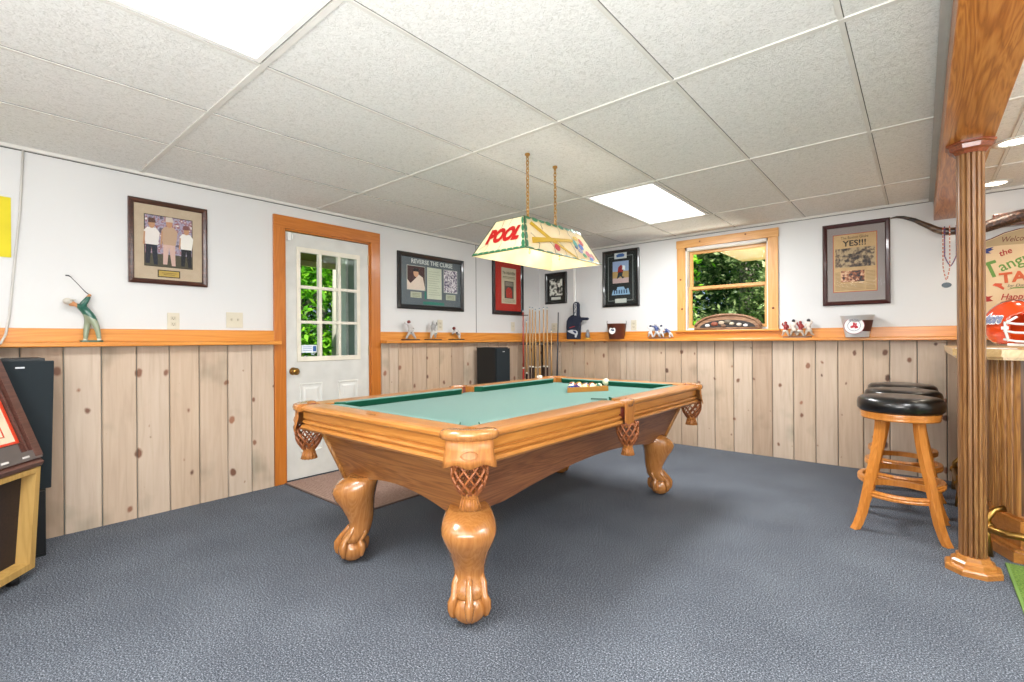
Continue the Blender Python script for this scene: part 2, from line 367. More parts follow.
# light panels
def light_panel(x0, y0, x1, y1, label, watts=54):
    r = empty('ceiling_light_panel', ((x0+x1)/2, (y0+y1)/2, H), label, 'ceiling light', 'flush fluorescent ceiling panels')
    hx, hy = (x1-x0)/2-.02, (y1-y0)/2-.02
    f = MB(); q = .022
    f.box((-hx, -hy, -.006), (hx, -hy+q, .02)); f.box((-hx, hy-q, -.006), (hx, hy, .02)); f.box((-hx, -hy+q, -.006), (-hx+q, hy-q, .02)); f.box((hx-q, -hy+q, -.006), (hx, hy-q, .02))
    f.build('panel_frame', WHITE, r)
    dm = NT('lit_diffuser'); dm.b.inputs['Emission Color'].default_value = (.98, .99, 1, 1); dm.b.inputs['Emission Strength'].default_value = 3.2
    dm.b.inputs['Base Color'].default_value = (.9, .9, .9, 1)
    MB().box((-hx+q, -hy+q, .004), (hx-q, hy-q, .012)).build('diffuser', dm.m, r)
    la = bpy.data.lights.new('panel_lamp', 'AREA'); la.shape = 'RECTANGLE'; la.size = hx*2-.1; la.size_y = hy*2-.1; la.energy = watts; la.color = (.98, .988, 1)
    lo = bpy.data.objects.new('panel_lamp', la); C.objects.link(lo); lo.parent = r; lo.location = (0, 0, -.012)
PANEL_W = 54
light_panel(-2.05, 3.28, -1.437, 4.51, 'lit rectangular ceiling light panel beyond the hanging pool lamp', 76)
light_panel(-2.05, -.37, -1.437, .85, 'large lit ceiling light panel at the upper left, nearest the camera')
light_panel(.402, .85, 1.015, 2.07, 'lit ceiling light panel right of the oak beam, outside the picture')

# wainscot boards
def boards(seams, fn, name, lab):
    b = MB()
    for a, c in zip(seams[:-1], seams[1:]):
        g2 = .0025; fn(b, a+g2, c-g2, 0)
    o = b.build(name, PLANK); 
    return struct(o, lab, 'wall paneling')
fl = lambda b, a, c, z: b.raw(*_chbox(('x', XL), a, c))
def _chbox(side, a, c):
    k, p = side; d = .018; e = .005; z0, z1 = .0, 1.125
    pr = [(a, 0), (a, d-e), (a+e, d), (c-e, d), (c, d-e), (c, 0)]
    vs = []
    for z in (z0, z1):
        for u, w in pr: vs.append((p+w, u, z) if k == 'x' else (u, p-w, z))
    n = 6; return vs, [list(range(n))[::-1], list(range(n, 2*n))]+[[i, (i+1) % n, n+(i+1) % n, n+i] for i in range(n)]
s1 = [YF]+[-2.42+.18*k for k in range(16)]+[.464, .641, .819, 1.0, 1.179, 1.363, 1.531, 1.70]
boards(s1, fl, 'trim_2', 'whitewashed knotty pine boards left of the door')
boards([2.70, 2.787, 2.896, 3.071, 3.252, 3.426, 3.604, 3.785, 4.009, 4.19, 4.37, 4.55, 4.73, 4.91, 5.09, 5.20], fl, 'trim_3', 'whitewashed knotty pine boards between the door and the corner')
fb = lambda b, a, c, z: b.raw(*_chbox(('y', YB), a, c))
s3 = [-3.92, -3.76, -3.58, -3.40, -3.225, -3.074, -2.891, -2.729, -2.651, -2.54, -2.356, -2.174, -1.995, -1.823, -1.642, -1.456, -1.28, -1.101, -.921, -.742, -.57, -.384, -.202, -.023, .16, .34, .52, .7, .88, 1.06, 1.24, 1.42, 1.6, 1.78, 1.96, 2.14, 2.32, 2.5, 2.6]
boards(s3, fb, 'trim_4', 'whitewashed knotty pine boards along the window wall')
DG = flat('#66706c', .8)
struct(MB().box((XL, YF, .0), (XL+.004, 1.70, 1.13)).box((XL, 2.70, 0), (XL+.004, YB, 1.13)).box((XL, YB-.004, 0), (XR, YB, 1.13)).build('trim_5', DG), 'dark grooves behind the wall boards', 'backing')
# ledges and rails
def ledge_y(y0, y1, name, lab):
    b = MB(); b.box((XL, y0, 1.155), (XL+.02, y1, 1.238), .003); b.box((XL, y0, 1.127), (XL+.115, y1, 1.155), .006)
    struct(b.build(name, PINEY), lab, 'ledge')
ledge_y(YF, 1.72, 'trim_6', 'orange pine ledge left of the door, carrying the golfer'); ledge_y(2.69, YB, 'trim_7', 'orange pine ledge right of the door, carrying the player figurines')
b = MB(); b.box((XL, YB-.02, 1.155), (WX0-.10, YB, 1.242), .003); b.box((WX0-.1, YB-.02, 1.155), (WX1+.09, YB, 1.225)); b.box((WX1+.09, YB-.02, 1.155), (XR, YB, 1.242), .003)
b.box((XL, YB-.115, 1.127), (XR, YB, 1.155), .006)
struct(b.build('trim_8', PINEX), 'orange pine ledge running under the window', 'ledge')
# shallow panel seams in the painted wall
struct(MB().box((XL, 4.000, 1.24), (XL+.003, 4.009, H-.02)).build('trim_9', flat('#7d7d7a')), 'dark vertical panel seam in the white wall', 'seam')
struct(MB().box((-3.385, YB-.012, 1.24), (-3.355, YB, H-.02), .003).build('trim_10', flat('#f2f2ee')), 'white vertical batten near the corner', 'batten')

# ---------------------------------------------------------------- door
t = MB(); cw = .09
t.mat(CASZ); t.box((XL, DY0-cw, 0), (XL+.022, DY0, DZ+.01), .003); t.box((XL, DY1, 0), (XL+.022, DY1+cw+.01, DZ+.01), .003)
t.mat(CASY); t.box((XL, DY0-cw, DZ), (XL+.023, DY1+cw+.01, DZ+.1), .003)
t.mat(CASZ); t.box((XL-T, DY0-.004, 0), (XL+.002, DY0+.012, DZ)); t.box((XL-T, DY1-.012, 0), (XL+.002, DY1+.004, DZ)); t.box((XL-T, DY0, DZ-.012), (XL+.002, DY1, DZ+.004))
struct(t.build('trim_11'), 'orange pine casing around the exterior door', 'door casing')
DM = flat('#cfcfc9', .45); LM = flat('#e2dccb', .4)
door = empty('door_1', (XL-.03, DY0+.012, 0), 'grey-white exterior door with nine small panes and brass knob', 'door'); door['kind'] = 'structure'
# local: x out into room, y along, z
W = DY1-DY0-.024; ly0, ly1, lz0, lz1 = .12, .655, 1.02, 1.90
b = MB(); d = .022
b.box((-d, 0, .012), (d, ly0, DZ-.02)); b.box((-d, ly1, .012), (d, W, DZ-.02)); b.box((-d, ly0, lz1), (d, ly1, DZ-.02)); b.box((-d, ly0, .012), (d, ly1, lz0))
b.build('door_leaf', DM, door)
b = MB(); e = .028
b.box((d, ly0-e, lz0-e-.01), (d+.012, ly1+e, lz0+.004), .003); b.box((d, ly0-e, lz1-.004), (d+.012, ly1+e, lz1+e+.01), .003)
b.box((d, ly0-e, lz0), (d+.012, ly0+.004, lz1), .003); b.box((d, ly1-.004, lz0), (d+.012, ly1+e, lz1), .003)
for k in (1, 2):
    y = ly0+(ly1-ly0)*k/3; b.box((-.01, y-.012, lz0), (d+.010, y+.012, lz1)); z = lz0+(lz1-lz0)*k/3; b.box((-.01, ly0, z-.012), (d+.009, ly1, z+.012))
b.mat(flat('#8a8578'))
for k in range(4):
    for y in (ly0-e/2, ly1+e/2): b.ball((d+.012, y, lz0+(lz1-lz0)*(k+.3)/3.6), .004, 6, 4)
for k in range(3):
    for z in (lz0-e/2, lz1+e/2): b.ball((d+.012, ly0+(ly1-ly0)*(k+.25)/2.5, z), .004, 6, 4)
o = b.build('glazing_grid', LM, door); o.data.materials[0] = LM
for i in range(3):
    for j in range(3):
        y = ly0+(ly1-ly0)*i/3; z = lz0+(lz1-lz0)*j/3
        MB().box((-.002, y+.012, z+.012), (.002, y+(ly1-ly0)/3-.012, z+(lz1-lz0)/3-.012)).build('door_pane', GLASS, door)
for y0 in (.115, .46):
    b = MB(); z0, z1, y1 = .22, .80, y0+.2
    def ringpanel(o, h): return [(h, y0+o, z0+o), (h, y1-o, z0+o), (h, y1-o, z1-o), (h, y0+o, z1-o)]
    rs = [ringpanel(0, d), ringpanel(.008, d+.008), ringpanel(.02, d+.002), ringpanel(.035, d+.002), ringpanel(.05, d+.009)]
    b.rings(rs, True, False).build('raised_panel', flat('#d8d8d2', .45), door)
b = MB(); b.mat(BRASS); b.tube([(d, .06, .905), (d+.004, .06, .905), (d+.006, .06, .905), (d+.03, .06, .905), (d+.04, .06, .905), (d+.058, .06, .905), (d+.066, .06, .905)], [.032, .032, .012, .012, .027, .029, .015], 16)
b.build('door_knob', None, door)
for z in (1.86, 1.02, .2): MB().box((d-.004, W-.006, z), (d+.008, W+.008, z+.09)).build('hinge', flat('#b9a98a', .4, .6), door)
b = MB(); b.mat(flat('#dfe6ec')).box((.003, ly0+.02, lz0+.035), (.0045, ly0+.155, lz0+.10)); b.mat(flat('#2d5c9a')).box((.0046, ly0+.12, lz0+.045), (.005, ly0+.15, lz0+.09)); b.mat(flat('#5a7fb0'))
for k in range(3): b.box((.0046, ly0+.03, lz0+.05+k*.016), (.005, ly0+.11, lz0+.054+k*.016))
b.build('window_sticker', None, door)
b = MB(); b.mat(WHITE).box((XL-.006, 1.815, 1.975), (XL+.016, 1.845, 2.045), .004).box((XL-.004, 1.85, 1.99), (XL+.01, 1.862, 2.03), .002)
tag(b.build('door_sensor'), 'small white alarm sensor at the top corner of the door', 'sensor')

# ---------------------------------------------------------------- window
win = empty('window_1', ((WX0+WX1)/2, YB, WZ0), 'double hung window in knotty pine casing', 'window'); win['kind'] = 'structure'
hw = (WX1-WX0)/2; hh = WZ1-WZ0
b = MB(); b.mat(WINZ).box((-hw-.085, -.02, -.01), (-hw+.005, .0, hh), .003).box((hw-.005, -.02, -.01), (hw+.085, .0, hh), .003)
b.mat(WINX).box((-hw-.09, -.022, hh), (hw+.09, 0, hh+.085), .003)
b.mat(flat('#7a4520', .5))
for x, z in ((-hw-.045, .55), (-hw-.03, .23), (hw+.04, .2), (-.6*hw, hh+.05), (.5*hw, hh+.06)): b.ball((x, -.021, z), .012, 8, 4, (1, .15, 1))
b.build('window_casing', None, win)
MB().box((-hw-.1, -.06, -.022), (hw+.1, .05, -.002), .004).build('window_sill', PINEX, win)
b = MB().box((-hw, .0, 0), (-hw+.018, T, hh)).box((hw-.018, 0, 0), (hw, T, hh)).box((-hw, 0, hh-.03), (hw, T, hh)).box((-hw, .03, 0), (hw, T, .02))
b.build('window_jamb', flat('#d9d6cf'), win)
def sash(z0, z1, y, x, name, last):
    b = MB(); s = .032; b.mat(WINZ).box((-x, y, z0), (-x+s, y+.03, z1), .003).box((x-s, y, z0), (x, y+.03, z1), .003)
    b.mat(WINX).box((-x+s, y, z0), (x-s, y+.03, z0+s), .003).box((-x+s, y, z1-s), (x-s, y+.03, z1), .003)
    o = b.build(name, None, win); MB().box((-x+s, y+.013, z0+s), (x-s, y+.017, z1-s)).build('pane', GLASS, o)
sash(.43, hh-.03,   .085, hw-.018, 'upper_sash', 0); sash(.02, .47, .05, hw-.018, 'lower_sash', 0)

# ---------------------------------------------------------------- helpers for things on walls (local x right, z up, -y out of the wall)
def on_left(name, y, z, label, cat, group=None, out=0): return empty(name, (XL+out, y, z), label, cat, group, PI/2)
def on_back(name, x, z, label, cat, group=None, out=0): return empty(name, (x, YB-out, z), label, cat, group, 0)
def frame(root, w, h, fw, fm, backm, depth=.028):
    b = MB(); b.mat(fm); x = w/2
    pr = [(0, 0), (0, depth*.8), (fw*.3, depth), (fw*.8, depth*.75), (fw, depth*.5), (fw, 0)]
    rs = [[(-x+o, -q, o) for o, q in pr], [(x-o, -q, o) for o, q in pr], [(x-o, -q, h-o) for o, q in pr], [(-x+o, -q, h-o) for o, q in pr]]
    b.rings(rs, False, False, True).build('picture_frame', None, root)
    MB().box((-x+fw*.6, -.010, fw*.6), (x-fw*.6, -.004, h-fw*.6)).build('mat_board', backm, root)
    MB().box((-x+fw*.9, -.0165, fw*.9), (x-fw*.9, -.0155, h-fw*.9)).build('picture_glass', GLASS, root)
Y0 = -.0112  # surface just off the mat board
def person(b, x, z, s, shirt, trousers, hat, skinm=flat('#b98868'), y=Y0-.0006):
    k0 = len(b.v)
    b.mat(trousers).poly([(x-.16*s, z+.45*s), (x-.17*s, z+.02*s), (x-.06*s, z+.02*s), (x-.01*s, z+.38*s), (x+.06*s, z), (x+.16*s, z), (x+.15*s, z+.45*s)], y)
    b.mat(shirt).poly([(x-.17*s, z+.43*s), (x-.21*s, z+.72*s), (x-.12*s, z+.8*s), (x+.12*s, z+.8*s), (x+.22*s, z+.7*s), (x+.17*s, z+.43*s)], y-.0002)
    b.mat(skinm).poly([(x+.09*s*math.cos(a*PI/5), z+.88*s+.1*s*math.sin(a*PI/5)) for a in range(10)], y-.0004)
    b.poly([(x-.24*s, z+.42*s), (x-.21*s, z+.7*s), (x-.17*s, z+.7*s), (x-.19*s, z+.42*s)], y-.0004)
    b.mat(hat).poly([(x-.1*s, z+.9*s), (x-.09*s, z+1.0*s), (x+.07*s, z+1.01*s), (x+.12*s, z+.91*s)], y-.0006)
    for i in range(k0, len(b.v)): b.v[i] = (x+(b.v[i][0]-x)*.66, b.v[i][1], b.v[i][2])

# golf picture on left wall
r = on_left('framed_golf_photo', (.778+1.232)/2, 1.545, 'dark framed photo of three golfers above the wall outlets', 'picture')
frame(r, .455, .56, .032, wood('mahogany_frame', '#2b120b', '#3f2016', '#5a3324', 'x', 1, .3, .4), m_noise('tan_mat', [(.3, '#b5a08a'), (.7, '#bda892')], 20))
b = MB(); b.mat(flat('#3a3028')).quad(-.142, .117, .138, .465, Y0)
b.mat(m_noise('crowd', [(.35, '#5b5060'), (.5, '#a8a0b8'), (.62, '#8a4040'), (.7, '#ded8da')], 45)).quad(-.137, .20, .133, .46, Y0-.0003)
b.mat(flat('#4b4436')).quad(-.137, .122, .133, .205, Y0-.0004)
person(b, -.1, .13, .31, flat('#e0d6d4'), flat('#1d2030'), flat('#5a3a30')); person(b, .0, .13, .33, flat('#b89880'), flat('#c9a59c'), flat('#c8b8b0')); person(b, .1, .128, .29, flat('#e4dcd8'), flat('#191a24'), flat('#7a4a48'))
b.build('photograph', None, r)
b = MB(); b.mat(flat('#2a2018')).quad(-.068, .048, .062, .098, Y0); b.mat(flat('#b89a4c', .4, .3)).quad(-.062, .054, .056, .092, Y0-.0004); b.build('name_plate', None, r)
MB().mat(flat('#5a4420')).quad(-.045, .076, .04, .079, Y0-.0008).quad(-.035, .066, .03, .069, Y0-.0008).build('plate_engraving', None, r)

# reverse the curse
r = on_left('framed_baseball_display', 3.343, 1.472, 'wide black frame reading REVERSE THE CURSE on the wall right of the door', 'picture')
frame(r, .895, .57, .045, flat('#101012', .3, coat=.4), flat('#5c646c', .4))
text('REVERSE THE CURSE', .062, 'lettering', flat('#d8dcdc'), r, (0, Y0-.001, .488), width=.56, bold=.001)
b = MB(); b.mat(flat('#c9cbc6'))
for x0, x1 in ((-.335, -.10),): b.quad(x0, .195, x1, .445, Y0)
b.mat(flat('#4a2c2c')).quad(-.33, .20, -.105, .44, Y0-.0003)
b.mat(flat('#e3cfc2')).poly([(-.33, .20), (-.33, .30), (-.29, .26), (-.22, .32), (-.19, .36), (-.13, .33), (-.105, .22), (-.11, .2)], Y0-.0005)
b.mat(flat('#d2a080')).poly([(-.22+.034*math.cos(a*PI/5), .37+.042*math.sin(a*PI/5)) for a in range(10)], Y0-.0007)
b.mat(flat('#2a2224')).poly([(-.256, .385), (-.25, .42), (-.19, .42), (-.183, .385)], Y0-.0009)
b.build('photograph', None, r)
b = MB(); b.mat(flat('#c9cbc6')).quad(.155, .195, .355, .445, Y0); b.mat(m_noise('mono_photo', [(.4, '#57506a'), (.5, '#a59aa8'), (.6, '#e2dde2')], 60)).quad(.16, .20, .35, .44, Y0-.0003)
b.build('photograph', None, r)
b = MB(); b.mat(flat('#c9cdbb')).quad(-.075, .115, .125, .445, Y0); b.mat(flat('#9aa08c'))
for k in range(11): b.quad(-.055, .16+k*.024, .105-.02*(k % 3), .164+k*.024, Y0-.0004)
b.build('letter_sheet', None, r)
for x in (-.27, .205):
    b = MB(); b.mat(flat('#b5b8a4')).quad(x-.02, .118, x+.12, .178, Y0); b.mat(flat('#767862'))
    for k in range(3): b.quad(x, .13+k*.014, x+.1, .134+k*.014, Y0-.0004)
    b.build('caption_card', None, r)
MB().mat(flat('#2e7a6c')).quad(-.13, .055, .16, .085, Y0).quad(-.11, .11, -.085, .19, Y0).build('ticket_strip', None, r)

# red framed newspaper
r = on_left('framed_red_newspaper', 4.57, 1.465, 'tall black frame with bright red mat around an old newspaper page', 'picture')
frame(r, .585, .70, .05, flat('#181012', .3, coat=.4), flat('#b5281c', .5))
b = MB(); b.mat(flat('#cdbfa6')).quad(-.13, .14, .15, .585, Y0); b.mat(flat('#4e463e')).quad(-.075, .205, .1, .42, Y0-.0004)
b.mat(flat('#b53a30')).poly([(-.04, .215), (-.045, .31), (-.01, .345), (.04, .34), (.07, .3), (.07, .215)], Y0-.0007); b.mat(flat('#8a8074')).quad(-.06, .36, .085, .41, Y0-.0007)
b.mat(flat('#3f382f'))
b.quad(-.11, .47, .13, .476, Y0-.0006).quad(-.11, .455, .13, .459, Y0-.0006)
for k in range(4): b.quad(-.115, .155+k*.012, .135, .158+k*.012, Y0-.0006)
b.build('newspaper_page', None, r)
text('7th HEAVEN', .05, 'lettering', flat('#2a241e'), r, (.01, Y0-.001, .52), width=.24, bold=.0003)

# small black-and-white photo near corner (back wall)
r = on_back('framed_team_photo', -3.655, 1.622, 'small black framed black-and-white photo in the corner of the room', 'picture')
frame(r, .342, .41, .03, flat('#151515', .3, coat=.4), flat('#262524', .5))
MB().mat(m_noise('bw_photo', [(.42, '#1c1c1c'), (.5, '#77756f'), (.56, '#e8e6e0')], 22)).quad(-.10, .11, .10, .33, Y0).build('photograph', None, r)
MB().mat(flat('#d8d8d2')).quad(-.075, .055, .075, .09, Y0).build('caption_card', None, r)

# blue football display
r = on_back('framed_football_display', -2.718, 1.54, 'tall black framed football display left of the window', 'picture')
frame(r, .475, .675, .035, flat('#101010', .3, coat=.5), flat('#1b1f20', .5))
b = MB(); b.mat(flat('#9aa0a0'))
for a in ((-.165, .07, -.16, .60), (.155, .07, .16, .60)): b.quad(a[0], a[1], a[2], a[3], Y0)
b.quad(-.165, .07, .16, .075, Y0); b.quad(-.165, .597, .16, .602, Y0); b.build('border_line', None, r)
b = MB(); b.mat(flat('#8fa3c8')).quad(-.105, .28, .105, .54, Y0-.0004); b.mat(flat('#a88c58')).quad(-.105, .28, .105, .42, Y0-.0006); b.mat(flat('#b9a0a0')).quad(-.105, .28, .105, .34, Y0-.0008)
b.mat(flat('#8c2224')).poly([(-.04, .40), (-.03, .47), (.01, .5), (.04, .44), (.03, .4)], Y0-.001); b.mat(flat('#23303a')).poly([(-.05, .33), (-.03, .41), (.03, .41), (.02, .36), (.05, .35), (.03, .33), (.0, .36)], Y0-.001)
b.mat(flat('#dfe6ea')).poly([(.02, .44), (.03, .49), (.06, .48), (.06, .43)], Y0-.0011)
b.build('photograph', None, r)
b = MB(); b.mat(flat('#cfd6da')).quad(-.08, .57, .08, .645, Y0-.0005); b.mat(flat('#3b62a0')).poly([(-.05, .59), (-.055, .615), (-.02, .63), (.03, .63), (.055, .61), (.04, .59)], Y0-.0009)
b.build('emblem_card', None, r); MB().mat(flat('#b9bdb8')).quad(-.075, .045, .075, .095, Y0-.0005).build('caption_card', None, r)
b = MB(); b.mat(flat('#86a6c6')).poly([(-.12, .14), (-.1, .2), (-.06, .19), (-.04, .235), (.04, .235), (.06, .2), (.1, .215), (.12, .14)], Y0-.0005); b.mat(flat('#29405c'))
for k in range(6): b.quad(-.09+k*.032, .155, -.075+k*.032, .2, Y0-.0008)
b.build('skyline_emblem', None, r)

# YES newspaper
r = on_back('framed_yes_newspaper', -.437, 1.442, 'dark red-brown frame with newspaper headline YES right of the window', 'picture')
frame(r, .487, .73, .035, flat('#3a1412', .3, coat=.4), flat('#8f8484', .5))
b = MB(); b.mat(flat('#b0482a')).quad(-.165, .115, .155, .632, Y0); b.mat(m_noise('newsprint', [(.3, '#b89468'), (.7, '#c7a578')], 12)).quad(-.16, .12, .15, .627, Y0-.0003)
b.mat(m_noise('sepia_photo', [(.4, '#3a3030'), (.5, '#7a6654'), (.6, '#b09878')], 32)).quad(-.148, .335, .14, .505, Y0-.0006)
b.mat(m_noise('colour_photo', [(.4, '#2c2c34'), (.5, '#a05a3c'), (.6, '#d8b090')], 38)).quad(-.105, .205, .065, .305, Y0-.0006)
b.mat(flat('#6d5840'))
for k in range(14):
    z = .135+k*.012; b.quad(-.148, z, -.112, z+.003, Y0-.0006); b.quad(.075, z, .14, z+.003, Y0-.0006)
    if z < .195: b.quad(-.105, z, .065, z+.003, Y0-.0006)
b.build('newspaper_page', None, r)
text('The Boston Globe', .034, 'masthead', flat('#33271c'), r, (-.005, Y0-.001, .598), width=.2)
text('YES!!!', .07, 'headline', flat('#1f1812'), r, (-.005, Y0-.001, .545), width=.17, bold=.0015)

# yellow pennant at far left, wall outlets
b = MB(); n = 12
rs = [[(-.3+.55*i/n, -.006-.004*math.sin(i*1.3), z) for i in range(n+1)] for z in (0, .34)]
o = len(b.v); b.mat(flat('#d8c81c', .7)); b.v += rs[0]+rs[1]
for i in range(n): b.f.append([i, i+1, n+2+i, n+1+i]); b.mi.append(0); b.sm.append(True)
r = on_left('yellow_flag', 0.0, 1.637, 'bright yellow flag pinned to the wall at the far left', 'flag'); b.build('flag_cloth', None, r)
def plate(root, w, h, kind):
    MB().box((-w/2, -.006, -h/2), (w/2, 0, h/2), .002).build('cover_plate', flat('#cfc8b4', .4), root)
    b = MB(); b.mat(flat('#b9b19a', .4)); dkm = flat('#453f34')
    if kind == 'outlet':
        for z in (-.02, .02):
            b.mat(flat('#c4bca6', .4)).box((-.016, -.0075, z-.013), (.016, -.005, z+.013), .002); b.mat(dkm)
            b.box((-.008, -.0078, z-.003), (-.006, -.0074, z+.006)).box((.006, -.0078, z-.003), (.008, -.0074, z+.006)).ball((0, -.0074, z-.008), .0025, 6, 4)
        b.build('socket_face', None, root)
    else:
        xs = (-.023, .023) if w > .1 else (0,)
        for x in xs: MB().box((x-.005, -.014, -.004), (x+.005, -.005, .012), .001).build('toggle', flat('#b9b19a', .4), root)
plate(on_left('wall_outlet', 1.027, 1.296, 'beige electrical outlet on the left wall under the golf photo', 'outlet'), .072, .116, 'outlet')
plate(on_left('double_light_switch', 1.417, 1.314, 'beige double light switch between the golf photo and the door', 'light switch'), .116, .116, 'switch')
plate(on_left('wall_outlet', 3.45, 1.316, 'beige outlet behind the player figurines', 'outlet'), .07, .115, 'outlet')
plate(on_left('light_switch', 4.66, 1.32, 'white switch plate below the red framed newspaper', 'light switch'), .07, .115, 'switch')
plate(on_back('wall_outlet', -3.69, 1.312, 'beige outlet plate in the corner behind the cues', 'outlet'), .09, .115, 'outlet')
plate(on_back('wall_outlet', -2.557, 1.315, 'beige outlet plate right of the brown bucket', 'outlet'), .07, .12, 'outlet')
# wall cord
b = MB(); b.mat(flat('#c9c6c0')).tube([(XL+.008, .30, 2.26), (XL+.008, .285, 1.9), (XL+.008, .262, 1.6), (XL+.008, .24, 1.3), (XL+.03, .225, 1.2), (XL+.125, .20, 1.15), (XL+.125, .12, 1.12)], .006, 6)
tag(b.build('hanging_cable'), 'thin white cord running down the wall at the far left', 'cord')

# ---------------------------------------------------------------- pool table
TX, TY = -1.927, 2.442; hx, hy = .715, 1.265; TS = .971; TZ = .0334
tb = empty('pool_table', (TX, TY, 0), 'oak pool table with green cloth, carved legs and leather pockets', 'pool table')
# bed with pocket notches
def arcpts(cx, cy, r, a0, a1, n=10): return [(cx+r*math.cos(math.radians(a0+(a1-a0)*i/n)), cy+r*math.sin(math.radians(a0+(a1-a0)*i/n))) for i in range(n+1)]
bx, by = hx-.12, hy-.12; pc = .10
pts = []
for sx, sy, a0 in ((1, -1, 180), (1, 1, 270), (-1, 1, 0), (-1, -1, 90)):
    pts += arcpts(sx*(bx+.01), sy*(by+.01), .062, a0+ (0 if 1 else 0), a0-90)
MB().zprism(pts, .742, .762).build('playing_cloth', FELT, tb)
# top rail sections
prof = [(-.135, .800), (-.03, .803), (-.008, .799), (0, .790), (-.002, .778), (-.016, .770), (-.020, .764), (-.020, .732), (-.030, .728), (-.030, .722), (-.016, .719), (-.014, .708), (-.026, .704), (-.026, .699), (-.008, .695), (-.004, .682), (-.014, .670), (-.032, .665), (-.135, .665)]
def rail(a, b, side, nm='rail'):
    m = MB()
    if side in 'NS':
        sg = 1 if side == 'N' else -1
        m.mat(OAKX).prism(prof, lambda u, z: (a, sg*(hy+u), z), lambda u, z: (b, sg*(hy+u), z))
    else:
        sg = 1 if side == 'E' else -1
        m.mat(OAKY).prism(prof, lambda u, z: (sg*(hx+u), a, z), lambda u, z: (sg*(hx+u), b, z))
    return m.build('rail', None, tb)
def cushion(a, b, side):
    m = MB(); m.mat(CUSH); k = .045
    def P(u, s, z):
        return {'N': (s, hy-u, z), 'S': (s, -hy+u, z), 'E': (hx-u, s, z), 'W': (-hx+u, s, z)}[side]
    vs = []
    for s, q in ((a, 1), (b, -1)):
        vs += [P(.134, s, .8005), P(.134, s, .755), P(.172, s+q*k*.9, .757), P(.187, s+q*k, .797), P(.182, s+q*k, .8002)]
    m.raw(vs, [(0, 1, 2, 3, 4), (9, 8, 7, 6, 5), (0, 5, 6, 1), (1, 6, 7, 2), (2, 7, 8, 3), (3, 8, 9, 4), (4, 9, 5, 0)]); m.mat(FELT); m.mi[5] = m.mi[6] = m.cur; m.build('cushion', None, tb)  # top faces take the paler cloth for glare, slopes keep the painted shade
cl = .125
for s in 'NS': rail(-hx+cl, hx-cl, s); cushion(-hx+.195, hx-.195, s)
for s in 'EW':
    for a, b in ((-hy+cl, -.055), (.055, hy-cl)): rail(a, b, s)
    cushion(-hy+.195, -.065, s); cushion(.065, hy-.195, s)
